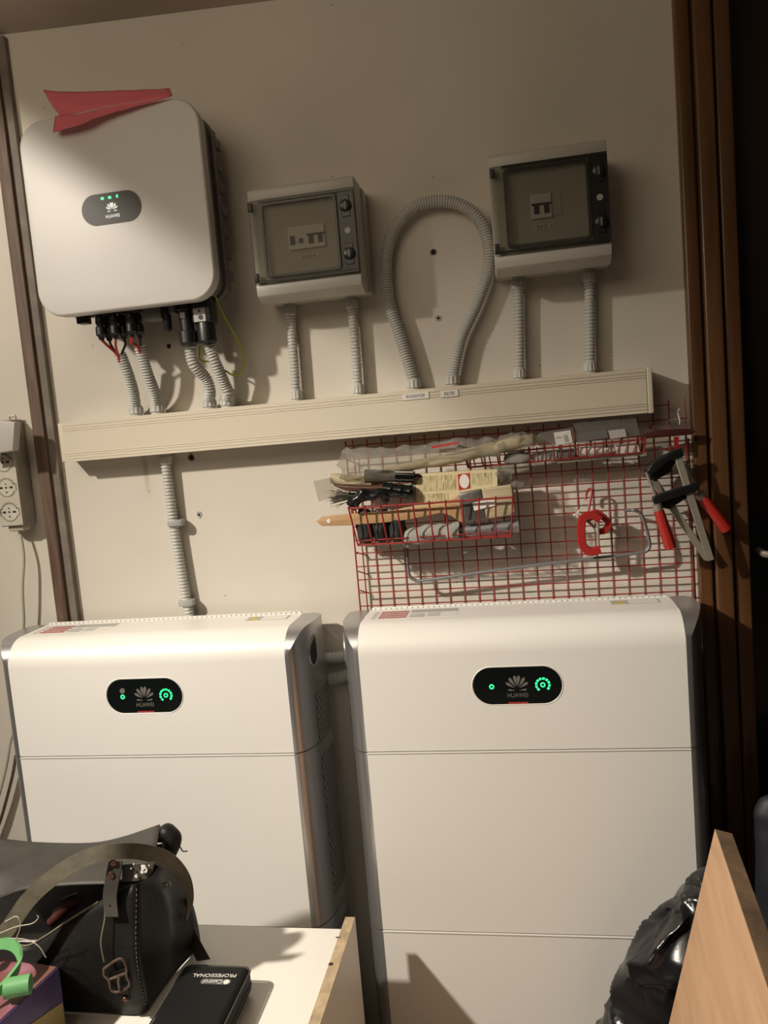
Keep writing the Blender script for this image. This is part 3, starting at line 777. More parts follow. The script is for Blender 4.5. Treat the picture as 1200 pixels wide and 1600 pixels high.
    b = MB(); b.slab([(HW - .108, -.079, T), (HW - .084, -.079, T), (HW - .096, -.054, T)], (0, 0, .0006)); b.build('warning_triangle', 'yellow', st, smooth=False)
    root.location.x = cx
    return root
M['redprint'] = mat('red_print', (.36, .13, .12), .5)
proto = battery(-.5594)
tag(proto, 'white home battery tower with silver sides, the left one behind the leather tool bag', 'battery', 'battery towers')
def copy_tree(o, parent=None):
    c_ = o.copy(); COL.objects.link(c_)
    if parent: c_.parent = parent
    for ch in list(o.children): copy_tree(ch, c_)
    return c_
bt = copy_tree(proto); bt.location.x = .1698
bt['label'] = 'white home battery tower with silver sides, the right one below the red wire panel'
# blue-grey smudge above the status light of the left battery only
c = at(191, 1080, -.1868)
b = MB(); b.prism([(c.x - .006, c.z), (c.x - .003, c.z + .005), (c.x + .003, c.z + .006), (c.x + .006, c.z + .002), (c.x + .004, c.z - .004), (c.x - .003, c.z - .005)], -.1868, -.1860)
sm = b.build('display_smudge', 'heatsink', smooth=False); sm.parent = proto; sm.matrix_parent_inverse = Matrix.Translation(-Vector(proto.location))

# ================================================================ socket strip on the left
PS = empty('socket_strip', at(30, 740, -.0)); tag(PS, 'dirty cream multi-socket strip hanging on the wall left of the timber post', 'socket strip')
ang = math.radians(0)
c0 = at(28, 828, -.048)
x1, x0, zb, zt = c0.x + .016, c0.x - .040, at(28, 822, -.048).z, at(20, 655, -.048).z
b = MB(); b.box(x0 - .001, x1 + .002, -.048, -.004, zb, zt); rel(b.build('strip_body', 'socketdirty', bevel=.004), PS)
b = MB(); b.box(x0 + .001, x1, -.0505, -.0478, zb + .002, zt - .006); pl = rel(b.build('strip_face', 'socketplastic', bevel=.001), PS)
b = MB(); b.box(x0 + .010, x1 - .008, -.040, -.010, zb - .012, zb + .002); rel(b.build('cable_entry', 'socketplastic', bevel=.005), PS)
b = MB(); b.tube([(x1 - .02, -.02, zt), (x1 - .02, -.02, zt + .008), (x1 - .006, -.02, zt + .008), (x1 - .006, -.02, zt)], .003, 8); rel(b.build('hanging_loop', 'socketplastic'), PS)
for px, py in ((12, 722), (22, 761), (29, 799)):
    q = at(px, py, -.0505)
    cx = (x0 + x1) / 2; cz = q.z
    b = MB(); b.prism(circ(cx, cz, .0215, 28), -.0508, -.0500); b.box(cx - .024, cx + .024, -.0508, -.0500, cz - .008, cz + .008)
    so = rel(b.build('socket', 'socketdirty', smooth=False), PS)
    b = MB(); b.prism(circ(cx + .001, cz - .001, .0178, 28), -.0518, -.0506); b.box(cx - .019, cx + .022, -.0516, -.0506, cz - .008, cz + .006); b.build('socket_insert', 'socketplastic', so, smooth=False)
    b = MB()
    for dx in (-.012, .012): b.box(cx + dx - .0035, cx + dx + .0035, -.0524, -.0516, cz - .002, cz + .002)
    b.prism(circ(cx, cz, .0022, 10), -.0524, -.0516); b.prism(circ(cx, cz - .010, .0018, 10), -.0524, -.0516); b.prism(circ(cx, cz + .008, .0016, 10), -.0524, -.0516)
    b.build('socket_holes', 'dark', so, smooth=False)
# the adapter plugged in at the top
AD = empty('plug_adapter', at(6, 690, -.08)); tag(AD, 'grey square plug adapter pushed into the top of the socket strip', 'plug adapter')
q = at(28, 652, -.085); q2 = at(22, 705, -.085)
b = MB(); b.slab([(q.x - .075, -.095, q.z + .004), (q.x - .002, -.095, q.z - .010), (q2.x + .004, -.095, q2.z + .001), (q2.x - .07, -.095, q2.z - .004)], (0, .022, 0)); rel(b.build('adapter_body', 'adapter', bevel=.002), AD)
b = MB(); b.box(x0 + .006, x1 - .012, -.075, -.050, zt - .052, zt - .012); rel(b.build('adapter_plug', 'black', bevel=.002), AD)
wire('power_cable', [(c0.x - .014, -.022, zb - .008), at(37, 870, -.03), at(35, 920, -.035), at(37, 972, -.03), at(32, 1010, -.03), at(22, 1090, -.03)], .0034, 'cable', 'pale cable hanging down from the underside of the socket strip', 'cable')
wire('wall_cable', [at(25, 1130, -.03), at(16, 1160, -.03), at(9, 1200, -.03), at(-4, 1250, -.03), at(-25, 1310, -.03)], .0036, 'cable', 'pale cable beside the left battery, curving out of frame above the other', 'cable', 'cables left of the left battery')
wire('wall_cable', [at(25, 1180, -.02), at(20, 1210, -.02), at(10, 1250, -.02), at(-2, 1290, -.02), at(-20, 1330, -.02)], .0036, 'brown', 'brown cable beside the left battery, curving out of frame under the pale one', 'cable', 'cables left of the left battery')

# ================================================================ red wire panel and baskets
b = MB(); WX0, WX1, WZ0, WZ1, WY = -.131, .5105, .93, 1.3185, -.024
nx = 22; sx = (WX1 - WX0) / nx
for i in range(nx + 1):
    x = WX0 + i * sx; top = 1.3085 if i < 20 else 1.335
    b.tube([(x, WY, WZ0), (x, WY, top)], .0014, 6)
z = WZ0 + .008; k = 0
while z < 1.34:
    xr = WX1 + .004
    if z < 1.31: b.tube([(WX0 - .016, WY + .003, z), (xr, WY + .003, z)], .0013, 6)
    else: b.tube([(.456, WY + .003, z), (xr - .03, WY + .003, z)], .0013, 6)
    z += .0277
b.tube([(WX0 - .016, WY + .003, WZ0), (WX0 - .016, WY + .003, 1.308)], .0017, 6); b.tube([(WX1 + .004, WY + .003, WZ0), (WX1 + .004, WY + .003, 1.26)], .0017, 6)
for zz in (.95, 1.0, 1.04, 1.08, 1.27): b.tube([(WX0 - .014, WY, zz), (WX0 + .004, -.002, zz - .012)], .0013, 6)
for xx in (.2, .45): b.tube([(xx, WY, 1.29), (xx, -.001, 1.285)], .002, 6)
WP = tag(b.build('wire_rack', 'red'), 'red enamelled wire grid panel hung on the wall above the right battery', 'wire panel')

def basket(name, x0, x1, zt, zb, yb, yf, pitch, label, taper=.010, tilt=0, wr=.0017):
    b = MB()
    def zz(x, z): return z + tilt * (x - x0)
    T = [(x0, yb), (x0, yf), (x1, yf), (x1, yb)]; B = [(x0 + taper, yb), (x0 + taper, yf + taper), (x1 - taper * .7, yf + taper), (x1 - taper * .7, yb)]
    b.tube([(x, y, zz(x, zt)) for x, y in T], wr * 1.2, 8); b.tube([(x, y, zz(x, zb)) for x, y in B], wr * 1.1, 8)
    n = max(2, round((x1 - x0) / pitch))
    for i in range(n + 1):
        t = i / n; xa = x0 + (x1 - x0) * t; xc = B[1][0] + (B[2][0] - B[1][0]) * t
        b.tube([(xa, yf - .0012, zz(xa, zt) + .004), (xa, yf - .0012, zz(xa, zt)), (xc, yf + taper - .001, zz(xc, zb)), (xc, yb, zz(xc, zb))], wr, 6)
    m_ = 3
    for sx_, bx_ in ((x0, B[0][0]), (x1, B[2][0])):
        for j in range(1, m_ + 1):
            y = yf + (yb - yf) * j / (m_ + .3); b.tube([(sx_, y, zz(sx_, zt)), (bx_, y + taper * .4, zz(bx_, zb))], wr, 6)
    for j in range(1, 3):
        y = yf + (yb - yf) * j / 3; b.tube([(B[0][0], y, zz(B[0][0], zb)), (B[2][0], y, zz(B[2][0], zb))], wr * .9, 6)
    if zt - zb > .05:
        zm = (zt + zb) / 2 - .018
        b.tube([(x, y + taper * .6, zz(x, zb + .008)) for x, y in B], wr * .8, 6)
    return tag(b.build(name, 'red'), label, 'basket', 'wire baskets on the red panel')
basket('wire_basket', -.131, .181, 1.180, 1.106, -.026, -.118, .0300, 'deep red wire basket crammed with paint brushes, hooked on the left of the panel')
basket('wire_basket', .095, .430, 1.262, 1.238, -.026, -.068, .0150, 'shallow red wire basket of packets, hooked near the top right of the panel', taper=.004, wr=.0014, tilt=.012)

# ---- contents of the deep basket
# pale rolled item in a clear bag
CB = empty('bagged_brush', at(680, 720, -.09)); tag(CB, 'long pale roller wrapped in a crumpled clear plastic bag, lying across both baskets', 'packet')
rel(lumpy('pale_roll', 'bristlepale', A3([(600, 736, -.085), (680, 722, -.085), (750, 706, -.08), (800, 692, -.08), (832, 686, -.08)]), [.007, .010, .012, .013, .009], amp=.002, seed=3), CB)
rel(lumpy('clear_bag', 'clear', A3([(536, 726, -.085), (580, 722, -.09), (640, 714, -.09), (700, 704, -.088), (760, 697, -.085), (810, 688, -.08), (836, 690, -.08)]), [.030, .026, .022, .0175, .016, .0165, .010], flat=.7, amp=.012, freq=55, seed=8, sharp=True, seg=34), CB)
q = at(690, 697, -.11); b = MB(); b.slab(A3([(674, 697, -.112), (718, 690, -.112), (717, 693, -.112), (675, 701, -.112)]), (0, .001, 0)); rel(b.build('red_stripe', 'redbar', smooth=False), CB)
# clear card wallet sticking out at the left
b = MB(); b.slab(A3([(490, 752, -.09), (516, 746, -.09), (524, 776, -.09), (498, 784, -.09)]), (0, .004, 0)); tag(b.build('plastic_sleeve', 'clear2', smooth=False), 'small clear plastic sleeve sticking out left of the deep basket', 'sleeve')
o = lumpy('paper_roll', 'bristlepale', A3([(517, 748, -.075), (545, 752, -.075), (575, 752, -.07), (600, 752, -.07)]), [.010, .013, .013, .011], amp=.004, seed=5); tag(o, 'pale crumpled paper roll behind the dark wooden handle in the deep basket', 'paper roll')
# round dark brush
BR = empty('paint_brush', at(600, 742, -.09)); tag(BR, 'paint brush with dark bristles and shiny ferrule lying on top of the deep basket', 'paint brush', 'paint brushes')
rel(lumpy('bristles', 'bristle', A3([(570, 744, -.095), (595, 744, -.095), (618, 744, -.095)]), [.0135, .0125, .011], flat=.6, amp=.0015), BR)
b = MB(); a, c = at(617, 744, -.095), at(648, 745, -.095); b.tube([a, c], [.0115, .0105], 16, flat=.6); rel(b.build('ferrule', 'blackgloss'), BR)
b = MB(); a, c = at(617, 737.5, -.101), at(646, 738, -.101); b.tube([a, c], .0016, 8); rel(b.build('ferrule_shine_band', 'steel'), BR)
b = MB(); a, c = at(646, 745, -.09), at(700, 742, -.06); b.tube([a, c], [.006, .004], 10); rel(b.build('handle', 'brown'), BR)
o = lumpy('wooden_handle', 'brown', A3([(521, 757, -.10), (545, 762, -.10), (580, 763, -.10), (612, 761, -.10)]), [.0022, .0070, .0070, .0045], amp=.0003); tag(o, 'dark brown varnished wooden handle pointing left over the deep basket', 'handle')
# wiry tuft
b = MB(); base = at(560, 776, -.09)
for k in range(90):
    t = at(random.gauss(521, 6), random.gauss(776, 7), -.09 + random.uniform(-.012, .012)); md = (base + t) / 2 + Vector((0, 0, random.uniform(-.003, .003)))
    b.tube([base + Vector((random.uniform(-.004, .004), random.uniform(-.005, .005), random.uniform(-.007, .007))), md, t], .0004, 4)
TU = empty('wire_brush', base); tag(TU, 'brush with a splayed tuft of grey wiry bristles poking out left of the deep basket', 'brush')
rel(b.build('bristles', 'bristle'), TU)
b = MB(); b.tube([at(545, 776, -.09), at(575, 774, -.088)], .0075, 12); rel(b.build('ferrule', 'blackgloss'), TU)
o = lumpy('black_wrapper', 'binbag', A3([(546, 790, -.10), (560, 778, -.105), (580, 772, -.105), (600, 770, -.10), (604, 785, -.10)]), [.010, .012, .013, .010, .006], amp=.007, freq=60, seed=2, sharp=True); tag(o, 'crumpled glossy black plastic wrapper on top of the three black roller heads', 'wrapper')
# dark bottle
BO = empty('dark_jar', at(622, 768, -.095)); tag(BO, 'dark glossy ribbed jar lying on its side against the printed box', 'jar')
a, c = at(598, 764, -.095), at(646, 770, -.095)
b = MB(); n = 24; b.tube([a.lerp(c, i / n) for i in range(n + 1)], [.0135 + (.0012 if i in (6, 7, 14, 15, 21, 22) else 0) - (.003 if i in (0, n) else 0) for i in range(n + 1)], 22); rel(b.build('jar_body', 'blackgloss'), BO)
b = MB(); b.tube([at(592, 763, -.095), at(600, 764, -.095)], .010, 18); rel(b.build('jar_lid', 'brown'), BO)
# printed card box
PB = empty('printed_box', at(710, 760, -.085)); tag(PB, 'cream card box covered in fine print, standing in the deep basket behind the wide brush', 'box')
Yp = -.088
front = A3([(647, 741, Yp), (777, 733, Yp), (778, 780, Yp), (653, 792, Yp)])
b = MB(); b.slab(front, (0, .020, 0)); rel(b.build('box_body', 'paper', bevel=.0006, seg=1), PB)
for (ax, ay, bx, by) in ((650, 745, 712, 768), (737, 740, 768, 758), (650, 773, 700, 789)):
    pp = A3([(ax, ay, Yp - .0006), (bx, ay - (bx - ax) * .06, Yp - .0006), (bx, by - (bx - ax) * .06, Yp - .0006), (ax + 2, by, Yp - .0006)])
    b = MB(); b.slab(pp, (0, .0005, 0)); rel(b.build('print_block', 'print', smooth=False), PB)
b = MB(); b.slab(A3([(715, 741, Yp - .0006), (734, 739, Yp - .0006), (735, 763, Yp - .0006), (717, 766, Yp - .0006)]), (0, .0005, 0)); fr = rel(b.build('picture_frame', 'redbar', smooth=False), PB)
b = MB(); cc = at(725.5, 752, Yp - .001); b.prism([(cc.x + .0095 * math.cos(t), cc.z + .0135 * math.sin(t)) for t in [2 * PI * k / 24 for k in range(24)]], Yp - .0012, Yp - .0006); b.build('picture_oval', 'label', fr, smooth=False)
b = MB(); b.slab(A3([(641, 740, Yp), (646.5, 740, Yp), (653, 793, Yp), (647, 794, Yp)]), (0, .022, 0)); rel(b.build('box_flap', 'greyplastic', smooth=False), PB)
o = lumpy('blister_pack', 'clear2', A3([(775, 742, -.080), (790, 740, -.080), (800, 742, -.08)]), [.016, .018, .013], flat=.5, amp=.003, seed=3); tag(o, 'small clear blister pack with a brown piece, behind the end of the printed box', 'packet')
o2 = lumpy('brown_piece', 'brown', A3([(784, 736, -.078), (786, 752, -.078)]), [.005, .007], amp=.002); o2.parent = o; o_bl = o
# wide flat brush
WB = empty('paint_brush', at(700, 795, -.10)); tag(WB, 'wide flat paint brush with pale bristles and bare wooden handle pushed through the deep basket', 'paint brush', 'paint brushes')
Yw = -.105
hand = [(493, 814), (502, 807), (545, 803), (600, 800), (640, 792), (690, 787), (705, 780), (718, 772), (726, 770), (727, 818), (716, 814), (704, 806), (690, 802), (640, 812), (600, 817), (545, 821), (502, 822)]
b = MB(); b.slab([at(x, y, Yw + .004) for x, y in hand], (0, .009, 0)); ho = rel(b.build('handle', 'handlewood', bevel=.002), WB)
hc = at(513.5, 814, Yw + .0034); b = MB(); b.prism(circ(hc.x, hc.z, .0042, 14), hc.y - .0004, hc.y + .0005); b.build('hanging_hole', 'label', ho, smooth=False)
b = MB(); b.slab(A3([(716, 771, Yw), (752, 764, Yw), (760, 812, Yw), (722, 817, Yw)]), (0, .018, 0)); fe = rel(b.build('ferrule', 'ferrule', bevel=.003), WB)
b = MB(); b.slab(A3([(752, 764, Yw + .001), (800, 757, Yw + .002), (806, 800, Yw + .002), (800, 806, Yw + .002), (758, 812, Yw + .001)]), (0, .016, 0)); rel(b.build('bristles', 'bristlepale', bevel=.004), WB)
b = MB(); b.slab(A3([(738, 786, Yw - .0012), (772, 777, Yw - .0012), (774, 790, Yw - .0012), (741, 798, Yw - .0012)]), (0, .0008, 0)); st = rel(b.build('price_sticker', 'label', smooth=False), WB)
# three black roller heads
for k, (px, r, lab) in enumerate(((569, .0165, 'black foam roller head at the left end of the deep basket'), (594, .0155, 'black foam roller head in the middle of three in the deep basket'), (619, .0170, 'black foam roller head nearest the white bag in the deep basket'))):
    a, c = at(px, 795, -.085), at(px + 4, 848, -.085)
    o = lumpy('roller_head', 'rubber', [a, a.lerp(c, .15), a.lerp(c, .5), a.lerp(c, .85), c], [r * .55, r * .95, r, r * .95, r * .5], amp=.003, freq=70, seed=k * 5); tag(o, lab, 'roller head', 'black roller heads')
o = lumpy('plastic_bag', 'milky', A3([(632, 855, -.10), (640, 840, -.09), (665, 834, -.085), (700, 830, -.085), (718, 829, -.085)]), [.006, .015, .016, .0165, .016], amp=.006, freq=45, seed=9, sharp=True); tag(o, 'crumpled white plastic bag wrapped round a tube in the bottom of the deep basket', 'bag')
GT = empty('grey_tube', at(760, 827, -.085)); tag(GT, 'grey metal tube with a black collar in the bottom of the deep basket', 'tube')
b = MB(); b.tube([at(722, 830, -.082), at(811, 822, -.082)], .0125, 20); rel(b.build('tube_body', 'greysteel'), GT)
b = MB(); b.tube([at(718, 830, -.082), at(724, 830, -.082)], .0155, 20); rel(b.build('collar', 'black'), GT)
o3 = lumpy('rounded_end', 'clear2', A3([(798, 760, -.075), (806, 758, -.075), (818, 757, -.075)]), [.005, .009, .006], amp=.001); o3.parent = o_bl

# ---- contents of the shallow basket
def packet(name, px, Y, th, m_, lab, cat='packet', bevel=.001, jit=0):
    b = MB(); b.slab([at(x, y, Y) for x, y in px], (0, th, 0)); o = b.build(name, m_, bevel=bevel)
    if jit: jitter(o, jit, 40)
    return tag(o, lab, cat)
o = packet('packet', [(835, 690), (842, 676), (895, 668), (899, 692), (845, 700)], -.056, .006, 'clear2', 'clear packet with a square printed label, upright in the shallow basket', jit=.002)
b = MB(); b.slab(A3([(865, 676, -.0575), (891, 672, -.0575), (895, 691, -.0575), (869, 696, -.0575)]), (0, .0006, 0)); l = b.build('packet_label', 'label', o, smooth=False)
b = MB(); b.slab(A3([(880, 680, -.0580), (886, 679, -.0580), (889, 690, -.0580), (883, 691, -.0580)]), (0, .0004, 0)); b.slab(A3([(869, 683, -.0580), (877, 682, -.0580), (877, 684, -.0580), (869, 685, -.0580)]), (0, .0004, 0)); b.build('label_print', 'labelgrey', l, smooth=False)
o = packet('packet', [(895, 662), (994, 652), (1001, 680), (905, 692)], -.050, .008, 'clear2', 'long clear blister packet holding a dark strip, leaning above the shallow basket', jit=.0015)
b = MB(); b.slab(A3([(902, 678, -.053), (948, 671, -.053), (950, 684, -.053), (904, 691, -.053)]), (0, .003, 0)); b.build('dark_strip', 'heatsink', o)
b = MB(); b.slab(A3([(950, 673, -.055), (976, 670, -.055), (979, 682, -.055), (954, 686, -.055)]), (0, .001, 0)); b.build('packet_label', 'adapter', o, smooth=False)
packet('grey_block', [(831, 709), (868, 704), (869, 718), (833, 721)], -.060, .02, 'greyplastic', 'small grey block at the left of the shallow basket behind its wires', 'block')
packet('grey_block', [(870, 704), (897, 701), (898, 712), (871, 716)], -.056, .02, 'heatsink', 'darker grey block in the middle of the shallow basket', 'block')
o = lumpy('white_tube', 'label', A3([(905, 705, -.055), (925, 705, -.055), (950, 704, -.055), (960, 704, -.055)]), [.0095, .0095, .006, .003], amp=.0005); tag(o, 'white squeezed tube with a tapering nozzle in the shallow basket', 'tube')
packet('white_box', [(962, 696), (996, 690), (1001, 708), (964, 713)], -.058, .022, 'label', 'long white carton at the right end of the shallow basket', 'box')
packet('white_tray', [(870, 719), (1002, 706), (1003, 711), (871, 724)], -.060, .03, 'adapter', 'flat white tray lying along the bottom of the shallow basket', 'tray')
o = lumpy('screw_bag', 'milky', A3([(790, 720, -.06), (805, 714, -.062), (822, 714, -.06), (828, 708, -.058)]), [.007, .013, .011, .006], amp=.004, freq=60, seed=4, sharp=True); tag(o, 'little clear bag of screws at the far left end of the shallow basket', 'bag')

# ---- tools on the panel
# dark red file with its hook
FI = empty('hand_rasp', at(1040, 676, -.05)); tag(FI, 'dark red rasp lying level at the top right corner of the wire panel', 'rasp')
b = MB(); b.slab(A3([(1000, 679, -.05), (1030, 672, -.05), (1058, 670, -.05), (1082, 670, -.05), (1087, 674, -.05), (1082, 679, -.05), (1050, 682, -.05), (1002, 686, -.05)]), (0, .010, 0)); rel(b.build('blade', 'darkred', bevel=.001), FI)
b = MB(); b.slab(A3([(1053, 683, -.048), (1061, 682, -.048), (1060, 700, -.048), (1054, 701, -.048)]), (0, .004, 0)); rel(b.build('hanging_tab', 'redcast', smooth=False), FI)
b = MB(); q = at(1059, 645, -.025); b.tube([q + Vector((.003, 0, .008)), q, q + Vector((.001, -.012, -.016)), q + Vector((-.001, -.014, -.022))], .0011, 6); b.tube([q + Vector((-.018, 0, -.012)), q + Vector((.002, 0, -.011))], .0011, 6)
tag(b.build('wire_hook', 'label'), 'thin white wire hook at the top right corner of the panel', 'hook')
# bow frame
bow = [(635, 858), (637, 880), (640, 900), (648, 906), (662, 907), (760, 893), (860, 880), (950, 870), (1002, 863), (1012, 859), (1015, 850), (1011, 830), (1004, 808), (998, 800), (988, 797), (979, 800)]
b = MB(); P = [at(x, y, -.045) for x, y in bow]; P[0].y = -.035; P[-1].y = -.024
b.tube(spline(P, 6), .0032, 10); tag(b.build('saw_bow', 'greysteel'), 'grey metal hacksaw bow without its blade hooked across the wire panel', 'saw frame')
# hook and two G clamps
b = MB(); b.tube(spline(A3([(915, 781, -.026), (917, 770, -.024), (921, 764, -.030), (925, 768, -.036), (922, 785, -.040), (919, 805, -.046), (921, 812, -.056), (927, 810, -.060), (930, 802, -.060)]), 6), .0022, 8)
tag(b.build('wire_hook', 'redcast'), 'red wire hook carrying the two red clamps on the panel', 'hook')
def gclamp(pts, w, Y, screw, label):
    root = empty('c_clamp', at(*pts[0], Y)); tag(root, label, 'clamp', 'red C clamps on the hook')
    path = spline([at(x, y, Y) for x, y in pts], 6)
    b = MB(); rr = []
    for i, p in enumerate(path):
        t = (path[min(i + 1, len(path) - 1)] - path[max(i - 1, 0)]).normalized(); nn = Vector((t.z, 0, -t.x)); h = w
        rr.append([p + nn * h + Vector((0, -.004, 0)), p + nn * h * .8 + Vector((0, -.006, 0)), p - nn * h * .8 + Vector((0, -.006, 0)), p - nn * h + Vector((0, -.004, 0)),
                   p - nn * h + Vector((0, .004, 0)), p - nn * h * .8 + Vector((0, .006, 0)), p + nn * h * .8 + Vector((0, .006, 0)), p + nn * h + Vector((0, .004, 0))])
    b.rings(rr); fr_ = rel(b.build('clamp_frame', 'redcast', angle=50), root)
    a, c = at(*screw[0], Y), at(*screw[1], Y)
    b = MB(); n = int((c - a).length / .0008); b.tube([a.lerp(c, i / n) for i in range(n + 1)], [.0027 if i % 2 else .0033 for i in range(n + 1)], 10); sc_ = rel(b.build('screw', 'steel', angle=60), root)
    b = MB(); d = (c - a).normalized(); b.tube([c, c + d * .004], .0055, 14); rel(b.build('swivel_pad', 'steel'), root)
    b = MB(); nn = Vector((d.z, 0, -d.x)); b.tube([a + nn * .012, a - nn * .012], .0016, 8); rel(b.build('tommy_bar', 'steel'), root)
    return root
gclamp([(938, 812), (926, 805), (911, 810), (908, 830), (911, 852), (922, 862), (938, 858)], .0078, -.062, ((934, 816), (935, 862)), 'red C clamp hanging upright with its opening to the right, the front one')
gclamp([(918, 811), (930, 801), (943, 808), (951, 819), (944, 829), (933, 830)], .0060, -.050, ((903, 800), (932, 827)), 'smaller red C clamp tilted to the right behind the front clamp')
# F clamps
def fclamp(bar, fixed, slide, spindle, grip, Y, label, barw=.0065):
    root = empty('bar_clamp', at(*bar[0], Y)); tag(root, label, 'clamp', 'black and red bar clamps')
    def plate(poly, th, m_, name, Yo=0, bev=.001):
        b = MB(); b.slab([at(x, y, Y + Yo) for x, y in poly], (0, th, 0)); return rel(b.build(name, m_, bevel=bev), root)
    a, c = at(*bar[0], Y), at(*bar[1], Y); d = (c - a).normalized(); nn = Vector((d.z, 0, -d.x)) * barw
    b = MB(); b.slab([a + nn, c + nn, c - nn, a - nn], (0, .006, 0)); rel(b.build('bar', 'steel', bevel=.0008, seg=1), root)
    plate(fixed, .014, 'black', 'fixed_jaw', -.004, .002); plate(slide, .016, 'black', 'sliding_jaw', -.005, .002)
    b = MB(); p0, p1 = at(*spindle[0], Y), at(*spindle[1], Y); n = int((p1 - p0).length / .001); b.tube([p0.lerp(p1, i / n) for i in range(n + 1)], [.0028 if i % 2 else .0034 for i in range(n + 1)], 10); rel(b.build('spindle', 'steel', angle=60), root)
    g0, g1 = at(*grip[0], Y), at(*grip[1], Y); dg = (g1 - g0).normalized()
    b = MB(); b.tube([g0 - dg * .012, g0 - dg * .002, g0], [.0082, .0090, .0085], 18); rel(b.build('grip_collar', 'steel'), root)
    b = MB(); seg = 24; rr = []
    for t, r in ((0, .0085), (.05, .0095), (.5, .0105), (.92, .0115), (1, .0105)):
        p = g0.lerp(g1, t); n1 = Vector((dg.z, 0, -dg.x)); n2 = Vector((0, 1, 0))
        rr.append([p + (n1 * math.cos(2 * PI * k / seg) + n2 * math.sin(2 * PI * k / seg)) * r * (.93 if k % 3 == 0 else 1) for k in range(seg)])
    b.rings(rr); rel(b.build('grip', 'redgrip', angle=60), root)
    return root
fclamp(((1016, 742), (1106, 874)), [(1008, 733), (1018, 722), (1044, 708), (1060, 712), (1048, 738), (1022, 752), (1008, 745)], [(1024, 780), (1036, 776), (1078, 766), (1074, 778), (1046, 796), (1036, 794)],
       ((1070, 725), (1092, 768)), ((1098, 778), (1136, 828)), -.052, 'black bar clamp behind the other, its red grip slanting out over the door casing')
fclamp(((1057, 705), (1111, 876)), [(1010, 738), (1020, 722), (1052, 704), (1066, 700), (1069, 712), (1042, 722), (1030, 734), (1016, 744)], [(1020, 778), (1024, 774), (1062, 762), (1092, 753), (1094, 760), (1088, 768), (1050, 780), (1022, 788)],
       ((1010, 738), (1027, 782)), ((1029, 797), (1048, 856)), -.072, 'black bar clamp in front, its red grip hanging straight down')

# ================================================================ white cabinet in the foreground
WC = empty('storage_cabinet', (-.55, -.55, 0)); tag(WC, 'low white laminate cabinet with a raw chipboard side edge, standing under the tool bag', 'cabinet')
TZ = .44
b = MB(); b.box(-1.02, -.1735, -.95, -.300, TZ - .018, TZ - .0015); rel(b.build('top_panel', 'laminate', bevel=.0006, seg=1), WC)
b = MB(); b.box(-.1728, -.1545, -.95, -.268, 0, TZ - .0006); sd = rel(b.build('side_panel', 'laminate', smooth=False), WC)
b = MB(); b.box(-.1728, -.1545, -.95, -.268, TZ - .0006, TZ + .0006); ed = b.build('raw_edge', 'chip', sd, smooth=False); ed.matrix_parent_inverse = Matrix.Identity(4)
q = atz(517, 1507, TZ); b = MB(); b.rings([[(q.x + .0042 * math.cos(2 * PI * k / 18), q.y + .0042 * math.sin(2 * PI * k / 18), z) for k in range(18)] for z in (TZ + .0004, TZ + .0009)]); b.build('dowel_hole', 'brown', sd, smooth=False)
q = atz(530, 1465, TZ); b = MB(); b.box(q.x - .006, q.x + .003, q.y - .0012, q.y + .0008, TZ + .0003, TZ + .0010); b.build('saw_mark', 'ink', sd, smooth=False)
b = MB(); b.box(-1.02, -1.002, -.95, -.30, 0, TZ - .018); b.box(-1.002, -.173, -.312, -.300, 0, TZ - .018); b.box(-1.002, -.173, -.95, -.32, .06, .078); rel(b.build('carcass', 'laminate', smooth=False), WC)

# ================================================================ leather tool bag
BG = empty('tool_bag', (-.60, -.44, TZ)); tag(BG, 'worn black leather tool bag with open flap and rusty buckle on the white cabinet', 'tool bag')
# back panel
b = grid([[(-.86, -.365, TZ + .002), (-.7, -.355, TZ + .002), (-.55, -.352, TZ + .002), (-.425, -.360, TZ + .002)],
          [(-.86, -.365, .55), (-.7, -.350, .55), (-.55, -.348, .55), (-.430, -.360, .55)],
          A3([(-40, 1330, -.375), (60, 1335, -.372), (160, 1335, -.372), (258, 1318, -.375)])], 6)
rel(b.build('back_panel', 'blackleather', solid=.004), BG)
# flap thrown over from the back edge
rows = [A3([(-60, 1306, -.385), (0, 1311, -.385), (60, 1317, -.385), (140, 1318, -.385), (190, 1309, -.38), (250, 1289, -.375)]),
        A3([(-60, 1330, -.42), (0, 1334, -.415), (60, 1333, -.42), (130, 1331, -.42), (190, 1321, -.41), (248, 1305, -.405)]),
        A3([(-60, 1370, -.47), (0, 1366, -.465), (50, 1358, -.46), (120, 1352, -.465), (185, 1345, -.46), (243, 1328, -.45)]),
        A3([(-60, 1425, -.50), (0, 1404, -.500), (40, 1390, -.505), (110, 1383, -.51), (195, 1379, -.51), (236, 1362, -.505)])]
b = grid(rows, 6); fl = rel(b.build('flap', 'greyleather', solid=.003), BG)
# end tab of the flap with paint spots and rivet
b = MB(); b.slab(A3([(190, 1352, -.522), (241, 1347, -.520), (238, 1362, -.522), (229, 1373, -.524), (214, 1377, -.525), (191, 1378, -.525)]), (0, .002, 0)); tb = rel(b.build('flap_tab', 'greyleather', bevel=.0005, seg=1), BG)
for px, py, r in ((224, 1356, .0050), (228, 1360, .0035), (222, 1362, .0030), (213, 1369, .0028), (209, 1350, .0012), (205, 1357, .001), (233, 1352, .0012)):
    q = at(px, py, -.5275); b = MB(); b.prism([(q.x + r * (.6 + .5 * random.random()) * math.cos(t), q.z + r * (.7 + .7 * random.random()) * math.sin(t)) for t in [2 * PI * k / 9 for k in range(9)]], -.5285, -.5268)
    b.build('paint_spot', 'label', tb, smooth=False)
